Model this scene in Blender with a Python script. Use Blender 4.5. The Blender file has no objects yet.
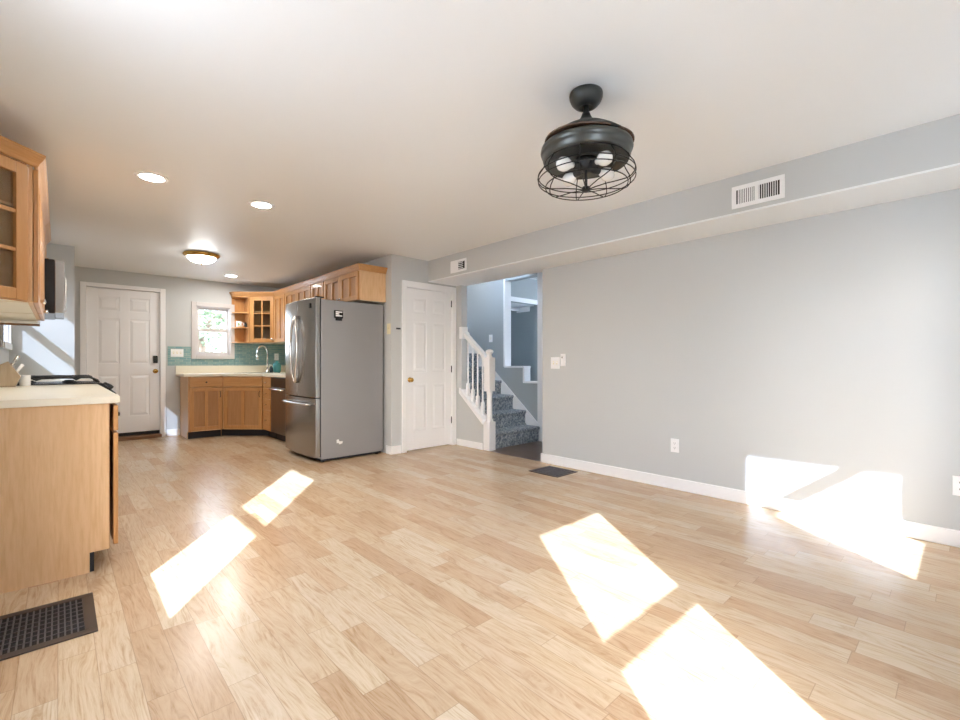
import bpy, bmesh, math, random
from mathutils import Matrix, Vector
random.seed(7)
PI = math.pi
S = bpy.context.scene
COL = S.collection

# ------------------------------------------------------------------ camera, world, sun, exposure
cam_d = bpy.data.cameras.new('camera'); cam = bpy.data.objects.new('camera', cam_d); COL.objects.link(cam)
cam_d.sensor_width = 36.0; cam_d.lens = 453.26 / 960 * 36.0; cam_d.shift_y = 3.41 / 960
cam_d.clip_start = 0.02
cam.location = (0, 0, 1.10); cam.rotation_euler = (PI / 2, 0, -0.7485)
S.camera = cam

SUN_DIR = Vector((0.605, 0.796, -0.625)).normalized()
W = bpy.data.worlds.new('sky'); S.world = W; W.use_nodes = True
wn = W.node_tree; wn.nodes.clear()
w_out = wn.nodes.new('ShaderNodeOutputWorld'); w_bg = wn.nodes.new('ShaderNodeBackground')
w_sky = wn.nodes.new('ShaderNodeTexSky'); w_sky.sky_type = 'NISHITA'; w_sky.sun_disc = False
w_sky.sun_elevation = math.radians(32); w_sky.sun_rotation = math.radians(217); w_sky.air_density = 1.0; w_sky.dust_density = 2.5
w_mix = wn.nodes.new('ShaderNodeMix'); w_mix.data_type = 'RGBA'; w_mix.inputs[0].default_value = 0.75
w_mix.inputs[7].default_value = (0.295, 0.352, 0.45, 1)
w_sc = wn.nodes.new('ShaderNodeVectorMath'); w_sc.operation = 'SCALE'; w_sc.inputs[3].default_value = 0.10
wn.links.new(w_sky.outputs[0], w_sc.inputs[0]); wn.links.new(w_sc.outputs[0], w_mix.inputs[6])
wn.links.new(w_mix.outputs[2], w_bg.inputs[0]); wn.links.new(w_bg.outputs[0], w_out.inputs[0])
w_bg.inputs[1].default_value = 14.5

sun_d = bpy.data.lights.new('sun', 'SUN'); sun = bpy.data.objects.new('sun', sun_d); COL.objects.link(sun)
sun_d.energy = 6.4; sun_d.angle = math.radians(0.5); sun_d.color = (0.79, 0.94, 1.19)
sun.rotation_euler = SUN_DIR.to_track_quat('-Z', 'Y').to_euler(); sun.location = (-6, -8, 8)

S.view_settings.view_transform = 'Standard'; S.view_settings.look = 'None'
S.view_settings.gamma = 1.0; S.view_settings.exposure = 1.66; S.view_settings.use_curve_mapping = False
try:
    S.cycles.max_bounces = 14; S.cycles.diffuse_bounces = 9; S.cycles.glossy_bounces = 5
    S.cycles.transparent_max_bounces = 16; S.cycles.sample_clamp_indirect = 8.0
    S.cycles.caustics_reflective = False; S.cycles.caustics_refractive = False
except Exception:
    pass

# ------------------------------------------------------------------ key dimensions (metres)
H = 2.42; XL = -0.385; XR = 3.95; YB = -0.60; YD = 4.736; XK = 2.938; YF = 8.25
XS = 3.489; ZS = 2.1485; YSTUB = 6.866; XSTUB = 0.128; XH = 5.0

# ------------------------------------------------------------------ materials
def srgb(r, g, b):
    f = lambda c: (c / 255 / 12.92) if c / 255 <= 0.04045 else ((c / 255 + 0.055) / 1.055) ** 2.4
    return (f(r), f(g), f(b), 1.0)

class NT:
    def __init__(s, name):
        s.m = bpy.data.materials.new(name); s.m.use_nodes = True; s.t = s.m.node_tree
        s.b = s.t.nodes['Principled BSDF']; s.out = s.t.nodes['Material Output']
    def n(s, typ, **kw):
        nd = s.t.nodes.new(typ)
        for k, v in kw.items(): setattr(nd, k, v)
        return nd
    def l(s, a, b): s.t.links.new(a, b)
    def math(s, op, a, b=None, c=None):
        nd = s.n('ShaderNodeMath', operation=op)
        for i, x in enumerate((a, b, c)):
            if x is None: continue
            if isinstance(x, (int, float)): nd.inputs[i].default_value = x
            else: s.l(x, nd.inputs[i])
        return nd.outputs[0]
    def mix(s, fac, a, b, mode='MIX'):
        nd = s.n('ShaderNodeMix', data_type='RGBA', blend_type=mode)
        for i, x in ((0, fac), (6, a), (7, b)):
            if isinstance(x, (int, float, tuple)): nd.inputs[i].default_value = x
            else: s.l(x, nd.inputs[i])
        return nd.outputs[2]
    def ramp(s, fac, stops):
        nd = s.n('ShaderNodeValToRGB'); e = nd.color_ramp.elements
        while len(e) > 1: e.remove(e[-1])
        e[0].position, e[0].color = stops[0]
        for p, c in stops[1:]:
            q = e.new(p); q.color = c
        s.l(fac, nd.inputs[0]); return nd.outputs[0]
    def obj(s): return s.n('ShaderNodeTexCoord').outputs['Object']
    def pos(s): return s.n('ShaderNodeNewGeometry').outputs['Position']
    def noise(s, vec, scale, detail=3, rough=0.5, vscale=None):
        if vscale:
            mp = s.n('ShaderNodeMapping'); mp.inputs['Scale'].default_value = vscale; s.l(vec, mp.inputs[0]); vec = mp.outputs[0]
        nd = s.n('ShaderNodeTexNoise'); nd.inputs['Scale'].default_value = scale; nd.inputs['Detail'].default_value = detail
        nd.inputs['Roughness'].default_value = rough
        s.l(vec, nd.inputs['Vector']); return nd.outputs['Fac']
    def bump(s, h, strength=0.2, dist=0.01):
        nd = s.n('ShaderNodeBump'); nd.inputs['Strength'].default_value = strength; nd.inputs['Distance'].default_value = dist
        s.l(h, nd.inputs['Height']); s.l(nd.outputs[0], s.b.inputs['Normal'])
    def set(s, color=None, rough=0.5, metal=0.0, spec=0.5, coat=0.0):
        if color is not None:
            if isinstance(color, tuple): s.b.inputs['Base Color'].default_value = color
            else: s.l(color, s.b.inputs['Base Color'])
        s.b.inputs['Roughness'].default_value = rough; s.b.inputs['Metallic'].default_value = metal
        s.b.inputs['Specular IOR Level'].default_value = spec; s.b.inputs['Coat Weight'].default_value = coat
        return s.m

def paint(name, col, rough=0.6, var=0.03, spec=0.3, bumpy=0.05):
    t = NT(name); p = t.pos()
    n = t.noise(p, 1.3, 2); n2 = t.noise(p, 160, 2)
    c2 = tuple(max(0, x * (1 - var)) for x in col[:3]) + (1,)
    t.bump(n2, bumpy, 0.002)
    return t.set(t.mix(n, col, c2), rough, 0, spec)

def plain(name, col, rough=0.5, metal=0.0, spec=0.5, var=0.06, scale=14, coat=0.0):
    t = NT(name); n = t.noise(t.obj(), scale, 2)
    c2 = tuple(max(0, x * (1 - var)) for x in col[:3]) + (1,)
    return t.set(t.mix(n, col, c2), rough, metal, spec, coat)

def wood(name, c_light, c_dark, rough=0.35, axis='z', spec=0.4):
    t = NT(name); o = t.obj()
    sc = {'z': (1, 1, 0.09), 'x': (0.09, 1, 1), 'y': (1, 0.09, 1)}[axis]
    g = t.noise(o, 60, 5, 0.65, sc); big = t.noise(o, 5, 3, 0.5, sc)
    fine = t.noise(o, 240, 2, 0.5, sc)
    col = t.mix(big, c_light, c_dark); col = t.mix(t.ramp(g, [(0.42, (0, 0, 0, 1)), (0.66, (0.7, 0.7, 0.7, 1))]), col, c_dark)
    t.bump(fine, 0.05, 0.001)
    return t.set(col, rough, 0, spec, 0.15)

def laminate(name, stops, row_w=0.106, off=0.315, gloss=0.23):
    t = NT(name); p = t.pos(); sep = t.n('ShaderNodeSeparateXYZ'); t.l(p, sep.inputs[0])
    x, y = sep.outputs[0], sep.outputs[1]
    rx = t.math('DIVIDE', t.math('SUBTRACT', x, off), row_w); row = t.math('FLOOR', rx); fx = t.math('FRACT', rx)
    wn1 = t.n('ShaderNodeTexWhiteNoise', noise_dimensions='1D'); t.l(row, wn1.inputs['W'])
    wn2 = t.n('ShaderNodeTexWhiteNoise', noise_dimensions='1D'); t.l(t.math('ADD', row, 57.3), wn2.inputs['W'])
    ln = t.math('ADD', t.math('MULTIPLY', wn1.outputs[0], 0.30), 0.46)
    ry = t.math('ADD', t.math('DIVIDE', y, ln), t.math('MULTIPLY', wn2.outputs[0], 9.0))
    idx = t.math('FLOOR', ry); fy = t.math('FRACT', ry)
    cmb = t.n('ShaderNodeCombineXYZ'); t.l(row, cmb.inputs[0]); t.l(idx, cmb.inputs[1])
    wb = t.n('ShaderNodeTexWhiteNoise', noise_dimensions='2D'); t.l(cmb.outputs[0], wb.inputs['Vector'])
    base = t.ramp(wb.outputs['Value'], stops)
    # grain shifted per board
    sh = t.n('ShaderNodeVectorMath', operation='MULTIPLY_ADD'); t.l(wb.outputs['Color'], sh.inputs[0])
    sh.inputs[1].default_value = (13, 17, 5); t.l(p, sh.inputs[2])
    wv = t.noise(sh.outputs[0], 3.0, 2, 0.5, (3.0, 0.5, 1))
    dst = t.n('ShaderNodeVectorMath', operation='MULTIPLY_ADD')
    cw = t.n('ShaderNodeCombineXYZ'); t.l(wv, cw.inputs[0]); t.l(cw.outputs[0], dst.inputs[0]); dst.inputs[1].default_value = (0.16, 0, 0); t.l(sh.outputs[0], dst.inputs[2])
    grain = t.noise(dst.outputs[0], 95, 6, 0.7, (1, 0.06, 1))
    gline = t.ramp(grain, [(0.32, (0, 0, 0, 1)), (0.47, (0.7, 0.7, 0.7, 1)), (0.60, (1, 1, 1, 1))])
    knots = t.noise(sh.outputs[0], 9, 3, 0.6, (1.0, 0.35, 1)); kn = t.ramp(knots, [(0.62, (0, 0, 0, 1)), (0.72, (1, 1, 1, 1))])
    dark = t.mix(1.0, base, (0.70, 0.59, 0.48, 1), 'MULTIPLY')
    col = t.mix(gline, dark, base); col = t.mix(t.math('MULTIPLY', kn, 0.6), col, dark)
    ex = t.math('MINIMUM', fx, t.math('SUBTRACT', 1.0, fx)); seam_x = t.math('LESS_THAN', ex, 0.011)
    ey = t.math('MULTIPLY', t.math('MINIMUM', fy, t.math('SUBTRACT', 1.0, fy)), ln); seam_y = t.math('LESS_THAN', ey, 0.0013)
    seam = t.math('MAXIMUM', seam_x, seam_y)
    col = t.mix(t.math('MULTIPLY', seam, 0.5), col, t.mix(1.0, base, (0.45, 0.36, 0.29, 1), 'MULTIPLY'))
    t.bump(t.math('SUBTRACT', t.math('MULTIPLY', grain, 0.25), seam), 0.06, 0.002)
    return t.set(col, gloss, 0, 0.5)

def emit(name, col, strength):
    t = NT(name); t.set(col, 0.4)
    t.b.inputs['Emission Color'].default_value = col; t.b.inputs['Emission Strength'].default_value = strength
    return t.m

def pane_glass(name, tint=(1, 1, 1, 1), refl=0.06):
    t = NT(name); t.t.nodes.remove(t.b)
    tr = t.n('ShaderNodeBsdfTransparent'); tr.inputs[0].default_value = tint
    gl = t.n('ShaderNodeBsdfGlossy'); gl.inputs['Roughness'].default_value = 0.02
    mx = t.n('ShaderNodeMixShader'); mx.inputs[0].default_value = refl
    t.l(tr.outputs[0], mx.inputs[1]); t.l(gl.outputs[0], mx.inputs[2]); t.l(mx.outputs[0], t.out.inputs[0])
    return t.m

def tile_mat(name, axis):
    t = NT(name); p = t.pos(); sep = t.n('ShaderNodeSeparateXYZ'); t.l(p, sep.inputs[0])
    c = t.n('ShaderNodeCombineXYZ'); t.l(sep.outputs[0 if axis == 'x' else 1], c.inputs[0]); t.l(sep.outputs[2], c.inputs[1])
    br = t.n('ShaderNodeTexBrick'); t.l(c.outputs[0], br.inputs['Vector'])
    br.inputs['Color1'].default_value = srgb(122, 160, 160); br.inputs['Color2'].default_value = srgb(160, 186, 178)
    br.inputs['Mortar'].default_value = srgb(184, 190, 182); br.inputs['Scale'].default_value = 1.0
    br.inputs['Brick Width'].default_value = 0.10; br.inputs['Row Height'].default_value = 0.034; br.inputs['Mortar Size'].default_value = 0.003
    br.inputs['Bias'].default_value = -0.3
    n = t.noise(p, 30, 2)
    t.bump(br.outputs['Fac'], 0.15, -0.002)
    return t.set(t.mix(t.math('MULTIPLY', n, 0.35), br.outputs['Color'], srgb(96, 138, 146)), 0.18, 0, 0.6)

def carpet_mat(name):
    t = NT(name); o = t.pos(); v = t.n('ShaderNodeTexVoronoi'); v.inputs['Scale'].default_value = 55; t.l(o, v.inputs['Vector'])
    n = t.noise(o, 40, 4, 0.7)
    col = t.ramp(n, [(0.35, srgb(104, 114, 126)), (0.5, srgb(154, 165, 175)), (0.62, srgb(200, 206, 210))])
    t.bump(t.noise(o, 300, 2), 0.6, 0.006)
    return t.set(col, 0.95, 0, 0.1)

def steel(name, col, rough=0.27, vertical=True):
    t = NT(name); o = t.obj()
    n = t.noise(o, 90, 3, 0.6, (1, 1, 0.02) if vertical else (0.02, 1, 1)); b = t.noise(o, 3, 3)
    rr = t.n('ShaderNodeMapRange'); rr.inputs[3].default_value = rough - 0.01; rr.inputs[4].default_value = rough + 0.02
    t.l(b, rr.inputs[0]); m = t.set(t.mix(t.math('MULTIPLY', n, 0.5), col, tuple(x * 0.8 for x in col[:3]) + (1,)), rough, 0.95)
    t.l(rr.outputs[0], t.b.inputs['Roughness']); return m

M = {}
M['wall'] = paint('wall_paint', srgb(201, 203, 202))
M['hallwall'] = paint('hall_paint', srgb(174, 181, 183))
M['ceil'] = paint('ceiling_paint', srgb(236, 238, 238), 0.45, 0.02, 0.3)
M['trim'] = paint('trim_paint', srgb(246, 246, 246), 0.35, 0.01, 0.4, 0.02)
M['door'] = paint('door_paint', srgb(246, 246, 246), 0.38, 0.01, 0.4, 0.02)
M['floor'] = laminate('oak_laminate', [(0.0, srgb(194, 162, 127)), (0.25, srgb(206, 178, 144)), (0.5, srgb(211, 186, 153)), (0.75, srgb(216, 196, 167)), (0.9, srgb(206, 178, 145)), (1.0, srgb(195, 163, 129))])
M['hallfloor'] = laminate('dark_hall_boards', [(0.0, srgb(92, 74, 62)), (0.5, srgb(118, 98, 84)), (1.0, srgb(104, 84, 70))], 0.12, 0.0, 0.35)
M['maple'] = wood('maple', srgb(210, 162, 106), srgb(180, 128, 76))
M['maplex'] = wood('maple_cross', srgb(210, 162, 106), srgb(180, 128, 76), axis='x')
M['maplerec'] = wood('maple_door_panel', srgb(190, 146, 100), srgb(164, 118, 76), 0.42)
M['maplepanel'] = wood('maple_veneer_panel', srgb(234, 200, 158), srgb(206, 164, 118), 0.42)
M['maplein'] = wood('maple_interior', srgb(206, 178, 138), srgb(188, 156, 112), 0.5)
M['toe'] = plain('toe_kick_black', srgb(34, 36, 42), 0.6)
M['counter'] = plain('cream_laminate', srgb(236, 228, 208), 0.3, 0, 0.5, 0.05, 60)
M['tilex'] = tile_mat('glass_tile_far', 'x'); M['tiley'] = tile_mat('glass_tile_side', 'y')
M['steel'] = steel('brushed_steel', srgb(172, 169, 165), 0.24); M['steelh'] = steel('handle_steel', srgb(222, 220, 216), 0.2)
M['fridgeside'] = plain('grey_fridge_side', srgb(152, 151, 151), 0.42, 0.25, 0.5, 0.04, 5)
M['dwsteel'] = steel('dishwasher_steel', srgb(150, 140, 130), 0.3)
M['chrome'] = plain('chrome', srgb(225, 225, 225), 0.12, 1.0)
M['black'] = plain('black_gloss', srgb(20, 20, 23), 0.25)
M['iron'] = plain('cast_iron', srgb(28, 28, 30), 0.55)
M['fan'] = plain('fan_dark_metal', srgb(64, 65, 62), 0.38, 0.5)
M['fanband'] = plain('fan_band', srgb(84, 85, 81), 0.32, 0.6)
M['blade'] = plain('smoked_blade', srgb(92, 70, 58), 0.25, 0.0)
M['wire'] = plain('cage_wire', srgb(38, 37, 35), 0.45, 0.5)
M['bulb'] = plain('frosted_bulb', srgb(244, 242, 236), 0.25, 0, 0.5, 0.01)
M['brass'] = plain('polished_brass', srgb(212, 172, 96), 0.2, 1.0)
M['bronze'] = plain('bronze_register', srgb(78, 66, 58), 0.42, 0.55)
M['bronzed'] = plain('register_grille', srgb(92, 88, 92), 0.4, 0.5)
M['hole'] = plain('dark_duct', srgb(14, 13, 14), 0.8)
M['lamp'] = emit('lamp_lens', (0.98, 0.96, 0.92, 1), 110.0)
M['dome'] = emit('glass_dome', (0.97, 0.97, 0.95, 1), 13.0)
M['plastic'] = plain('white_plastic', srgb(250, 250, 250), 0.35, 0, 0.5, 0.02)
M['almond'] = plain('almond_plastic', srgb(232, 222, 184), 0.35, 0, 0.5, 0.02)
M['glass'] = pane_glass('window_pane')
M['dimmed'] = pane_glass('dimmed_pane', (0.42, 0.43, 0.44, 1), 0.04)  # glass tinted grey to dim the daylight falling on the stub wall
M['cabglass'] = pane_glass('cabinet_pane', (0.92, 0.9, 0.86, 1), 0.05)
M['carpet'] = carpet_mat('blue_grey_carpet')
M['teal'] = plain('teal_glaze', srgb(70, 138, 140), 0.2)
M['soapdark'] = plain('dark_bottle', srgb(42, 52, 56), 0.2)
M['block'] = wood('knife_block_wood', srgb(196, 178, 154), srgb(160, 138, 112), 0.45)
M['white'] = plain('white_ceramic', srgb(238, 238, 236), 0.25, 0, 0.5, 0.02)
M['leafgreen'] = plain('printed_leaf', srgb(120, 150, 80), 0.5)
M['paper'] = plain('paper', srgb(240, 240, 238), 0.6)
M['leaf'] = plain('tree_leaves', srgb(138, 156, 124), 0.6, 0, 0.3, 0.45, 2.5)
M['bark'] = plain('tree_bark', srgb(112, 96, 80), 0.85)
M['lawn'] = plain('lawn', srgb(132, 142, 104), 0.9, 0, 0.2, 0.35, 1.2)
M['bounce_ground'] = plain('pale_bounce_ground', srgb(196, 194, 188), 0.85, 0, 0.2, 0.12, 1.5)  # unseen ground, made pale and neutral to bounce light onto the ceiling
M['backlit_trim'] = paint('backlit_window_trim', srgb(208, 203, 200), 0.4, 0.02, 0.4, 0.02)  # white trim coloured greyer, backlit shade put into the paint
M['sky_blocker'] = plain('sky_blocker_boards', srgb(140, 128, 112), 0.8)  # boards of the unseen screens that hold back skylight
M['light_blocker'] = plain('light_blocker_boards', srgb(206, 204, 198), 0.6)  # boards of the unseen light blockers
M['subdoor'] = plain('door_sweep', srgb(26, 25, 25), 0.6)
M['threshold'] = wood('threshold_oak', srgb(150, 112, 78), srgb(116, 82, 54), 0.4, 'x')

# ------------------------------------------------------------------ mesh helpers
WM = {}
def new(): return bmesh.new()
def box(bm, x0, x1, y0, y1, z0, z1, bev=0.0, seg=2, mat=None):
    mtx = Matrix.Translation(((x0 + x1) / 2, (y0 + y1) / 2, (z0 + z1) / 2)) @ Matrix.Diagonal((abs(x1 - x0), abs(y1 - y0), abs(z1 - z0), 1))
    if mat is not None: mtx = mat @ mtx
    r = bmesh.ops.create_cube(bm, size=1.0, matrix=mtx)
    if bev > 0:
        es = list({e for v in r['verts'] for e in v.link_edges})
        bmesh.ops.bevel(bm, geom=es, offset=bev, segments=seg, profile=0.6, affect='EDGES')
def prism(bm, pts, a0, a1, axis='z', bev=0.0):
    def P(p, a):
        return {'z': (p[0], p[1], a), 'y': (p[0], a, p[1]), 'x': (a, p[0], p[1])}[axis]
    lo = [bm.verts.new(P(p, a0)) for p in pts]; hi = [bm.verts.new(P(p, a1)) for p in pts]
    n = len(pts); fs = [bm.faces.new(lo), bm.faces.new(hi)]
    for i in range(n): fs.append(bm.faces.new((lo[i], lo[(i + 1) % n], hi[(i + 1) % n], hi[i])))
    bmesh.ops.recalc_face_normals(bm, faces=fs)
    if bev > 0:
        es = list({e for v in lo + hi for e in v.link_edges})
        bmesh.ops.bevel(bm, geom=es, offset=bev, segments=2, profile=0.6, affect='EDGES')
def frustum(bm, x0, x1, z0, z1, yb, yt, ins):
    a = [bm.verts.new(p) for p in ((x0, yb, z0), (x1, yb, z0), (x1, yb, z1), (x0, yb, z1))]
    b = [bm.verts.new(p) for p in ((x0 + ins, yt, z0 + ins), (x1 - ins, yt, z0 + ins), (x1 - ins, yt, z1 - ins), (x0 + ins, yt, z1 - ins))]
    fs = [bm.faces.new(b), bm.faces.new(a)]
    for i in range(4): fs.append(bm.faces.new((a[i], a[(i + 1) % 4], b[(i + 1) % 4], b[i])))
    bmesh.ops.recalc_face_normals(bm, faces=fs)
def lathe(bm, prof, cx=0, cy=0, cz=0, seg=32, mat=None, close=True):
    rings = []
    for r, z in prof:
        if r < 1e-6: rings.append([bm.verts.new((cx, cy, cz + z))])
        else: rings.append([bm.verts.new((cx + r * math.cos(2 * PI * k / seg), cy + r * math.sin(2 * PI * k / seg), cz + z)) for k in range(seg)])
    fs = []
    for a, b in zip(rings, rings[1:]):
        for k in range(seg):
            k2 = (k + 1) % seg
            if len(a) == 1 and len(b) == 1: continue
            if len(a) == 1: fs.append(bm.faces.new((a[0], b[k], b[k2])))
            elif len(b) == 1: fs.append(bm.faces.new((a[k], a[k2], b[0])))
            else: fs.append(bm.faces.new((a[k], a[k2], b[k2], b[k])))
    for ring in ((rings[0], rings[-1]) if close else ()):
        if len(ring) > 1: fs.append(bm.faces.new(ring))
    bmesh.ops.recalc_face_normals(bm, faces=fs)
    for f in fs: f.smooth = True
    if mat is not None:
        bmesh.ops.transform(bm, matrix=mat, verts=list({v for r in rings for v in r}))
def tube(bm, pts, r, seg=8, closed=False):
    pts = [Vector(p) for p in pts]; n = len(pts); rings = []
    prev = None
    for i, p in enumerate(pts):
        if closed: d = (pts[(i + 1) % n] - pts[i - 1]).normalized()
        else: d = (pts[min(i + 1, n - 1)] - pts[max(i - 1, 0)]).normalized()
        if prev is None:
            up = Vector((0, 0, 1)) if abs(d.z) < 0.95 else Vector((1, 0, 0)); u = d.cross(up).normalized()
        else:
            u = (prev - d * prev.dot(d)).normalized()
        prev = u; v = d.cross(u)
        rr = r[i] if isinstance(r, (list, tuple)) else r
        rings.append([bm.verts.new(p + (u * math.cos(2 * PI * k / seg) + v * math.sin(2 * PI * k / seg)) * rr) for k in range(seg)])
    fs = []
    m = n if closed else n - 1
    for i in range(m):
        a, b = rings[i], rings[(i + 1) % n]
        off = 0
        if closed and i == n - 1:
            off = min(range(seg), key=lambda o: (b[o].co - a[0].co).length)
        for k in range(seg): fs.append(bm.faces.new((a[k], a[(k + 1) % seg], b[(k + 1 + off) % seg], b[(k + off) % seg])))
    if not closed: fs += [bm.faces.new(rings[0]), bm.faces.new(rings[-1])]
    bmesh.ops.recalc_face_normals(bm, faces=fs)
    for f in fs: f.smooth = True
def circle(cx, cy, z, r, n=40): return [(cx + r * math.cos(2 * PI * k / n), cy + r * math.sin(2 * PI * k / n), z) for k in range(n)]

def obj(name, bm, mat, parent=None, local=False, smooth=False):
    """Link bm as one mesh object. Coordinates are world unless local (then in the parent's frame)."""
    if smooth:
        for f in bm.faces: f.smooth = True
    me = bpy.data.meshes.new(name)
    o = bpy.data.objects.new(name, me); COL.objects.link(o)
    if parent is None:
        xs = [v.co for v in bm.verts]
        c = Vector(((min(v.x for v in xs) + max(v.x for v in xs)) / 2, (min(v.y for v in xs) + max(v.y for v in xs)) / 2, min(v.z for v in xs)))
        bmesh.ops.translate(bm, verts=bm.verts[:], vec=-c); o.location = c; WM[o.name] = Matrix.Translation(c)
    else:
        o.parent = parent; WM[o.name] = WM[parent.name].copy()
        if not local: bmesh.ops.transform(bm, matrix=WM[parent.name].inverted(), verts=bm.verts[:])
    bm.to_mesh(me); bm.free(); me.materials.append(mat)
    return o
def tag(o, label, cat, group=None, kind=None):
    o['label'] = label; o['category'] = cat
    if group: o['group'] = group
    if kind: o['kind'] = kind
    return o
def thing(name, label, cat, loc, rotz=0.0, group=None):
    o = bpy.data.objects.new(name, None); COL.objects.link(o); o.location = loc; o.rotation_euler = (0, 0, rotz); o.empty_display_size = 0.1
    WM[o.name] = Matrix.Translation(loc) @ Matrix.Rotation(rotz, 4, 'Z')
    return tag(o, label, cat, group)
def sroot(name, loc, label=None, cat=None, rotz=0.0):
    o = bpy.data.objects.new(name, None); COL.objects.link(o); o.location = loc; o.rotation_euler = (0, 0, rotz); o['kind'] = 'structure'
    WM[o.name] = Matrix.Translation(loc) @ Matrix.Rotation(rotz, 4, 'Z')
    if label: o['label'] = label
    if cat: o['category'] = cat
    return o
def struct(name, bm, mat, label=None, cat=None):
    o = obj(name, bm, mat); o['kind'] = 'structure'
    if label: o['label'] = label
    if cat: o['category'] = cat
    return o

def wall_boxes(bm, axis, c0, c1, a0, a1, z0, z1, holes):
    """Wall slab normal to axis with rectangular holes (a0,a1,z0,z1)."""
    As = sorted({a0, a1, *[h[0] for h in holes], *[h[1] for h in holes]}); As = [a for a in As if a0 <= a <= a1]
    for p, q in zip(As, As[1:]):
        m = (p + q) / 2; cuts = sorted([(h[2], h[3]) for h in holes if h[0] < m < h[1]]); z = z0
        for h0, h1 in cuts + [(z1, z1)]:
            if h0 > z + 1e-4:
                if axis == 'x': box(bm, c0, c1, p, q, z, h0)
                else: box(bm, p, q, c0, c1, z, h0)
            z = max(z, h1)

# ------------------------------------------------------------------ the setting
bm = new(); box(bm, XL, XR, YB, YF, -0.06, 0.0); struct('floor', bm, M['floor'], 'light oak laminate floor of narrow staggered boards', 'floor')
bm = new(); box(bm, XR, 7.6, 3.23, 8.2, -0.06, -0.002); struct('floor_hall', bm, M['hallfloor'], 'dark brown board floor in the stair hall', 'floor')
bm = new(); box(bm, XL - 0.12, XR + 0.12, YB - 0.12, YD + 0.1, H, H + 0.1); box(bm, XL - 0.12, XK + 0.1, YD + 0.1, YF + 0.12, H, H + 0.1)
struct('ceiling', bm, M['ceil'], 'plain white painted ceiling', 'ceiling')
# windows unseen in this view (behind and left of the camera) that let the sun in
WL1 = (1.30, 1.965, 0.73, 2.275); WL2 = (5.92, 6.76, 1.30, 2.12)
WB1 = (0.33, 1.06, 0.59, 1.975); WB2 = (2.55, 3.285, 0.59, 2.02)
bm = new(); wall_boxes(bm, 'x', XL - 0.05, XL, YB - 0.05, YF + 0.12, 0, H, [WL1, WL2]); struct('wall_left', bm, M['wall'], 'pale grey wall with the range cabinets', 'wall')
bm = new(); wall_boxes(bm, 'y', YB - 0.05, YB, XL, XR + 0.12, 0, H, [WB1, WB2]); struct('wall_back', bm, M['wall'])
bm = new(); box(bm, XR, XR + 0.12, YB, 3.23, 0, H); struct('wall_right', bm, M['wall'], 'long plain pale grey wall under the ceiling bulkhead', 'wall')
bm = new(); box(bm, XL, XSTUB, YSTUB, YSTUB + 0.115, 0, H); struct('wall_stub', bm, M['wall'], 'short sunlit wall end behind the gas range', 'wall')
WF = (1.575, 2.06, 1.235, 2.005); DF = (0.262, 1.122, 0.0, 2.175)
bm = new(); wall_boxes(bm, 'y', YF, YF + 0.12, XL, XK + 0.1, 0, H, [WF, DF]); struct('wall_far', bm, M['wall'], 'far kitchen wall with the entry door and small window', 'wall')
bm = new(); box(bm, XK, XK + 0.1, YD + 0.1, YF, 0, H); struct('wall_kitchen', bm, M['wall'])
DC = (3.138, 3.885, 0.0, 2.055)
bm = new(); wall_boxes(bm, 'y', YD, YD + 0.1, XK, XR, 0, H, [DC]); struct('wall_closet', bm, M['wall'], 'narrow grey wall around the white closet door', 'wall')
bm = new(); box(bm, XS, XR, YB, YD, ZS + 0.012, H); struct('wall_bulkhead', bm, M['wall'], 'grey boxed bulkhead running under the ceiling with two vents', 'wall')
bm = new(); box(bm, XS, XR + 0.1, YB, YD, ZS, ZS + 0.012); box(bm, XR, XR + 0.1, 3.23, YD + 0.1, ZS + 0.012, H); struct('ceiling_bulkhead', bm, M['ceil'], 'white underside of the boxed bulkhead', 'ceiling')
# closet void and stairwell shaft
bm = new(); box(bm, XK + 0.1, XR, 5.6, 5.7, 0, H); struct('wall_closet_back', bm, M['wall'])
bm = new(); box(bm, XR, XR + 0.1, YD + 0.0, 8.2, 0, 4.9); struct('wall_stairs_left', bm, M['hallwall'])
# hall wall x = XH, with the stepped opening
OP1 = (4.17, 4.435, 0.83, 2.36); OP2 = (4.435, 4.83, 1.05, 2.36)
bm = new(); wall_boxes(bm, 'x', XH, XH + 0.115, 3.11, 8.2, 0, 4.9, [OP1, OP2]); struct('wall_stairs_right', bm, M['hallwall'], 'blue grey stair wall with a stepped opening', 'wall')
bm = new(); box(bm, XR + 0.12, XH + 0.115, 3.11, 3.23, 0, 2.5); struct('wall_hall_near', bm, M['hallwall'])
WU = (4.3, 4.8, 3.3, 4.2)
bm = new(); wall_boxes(bm, 'y', 8.2, 8.3, XR, XH + 0.115, 0, 4.9, [WU]); struct('wall_stairs_end', bm, M['hallwall'])
bm = new(); box(bm, XR, XH + 0.115, 4.25, 8.3, 4.9, 5.0); box(bm, XR + 0.1, XH, 3.23, 4.35, 2.44, 2.54); struct('ceiling_stairs', bm, M['ceil'])
bm = new(); box(bm, XR, XH + 0.115, 4.25, 4.35, 2.54, 4.9); struct('wall_stairs_upper', bm, M['hallwall'])
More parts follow.
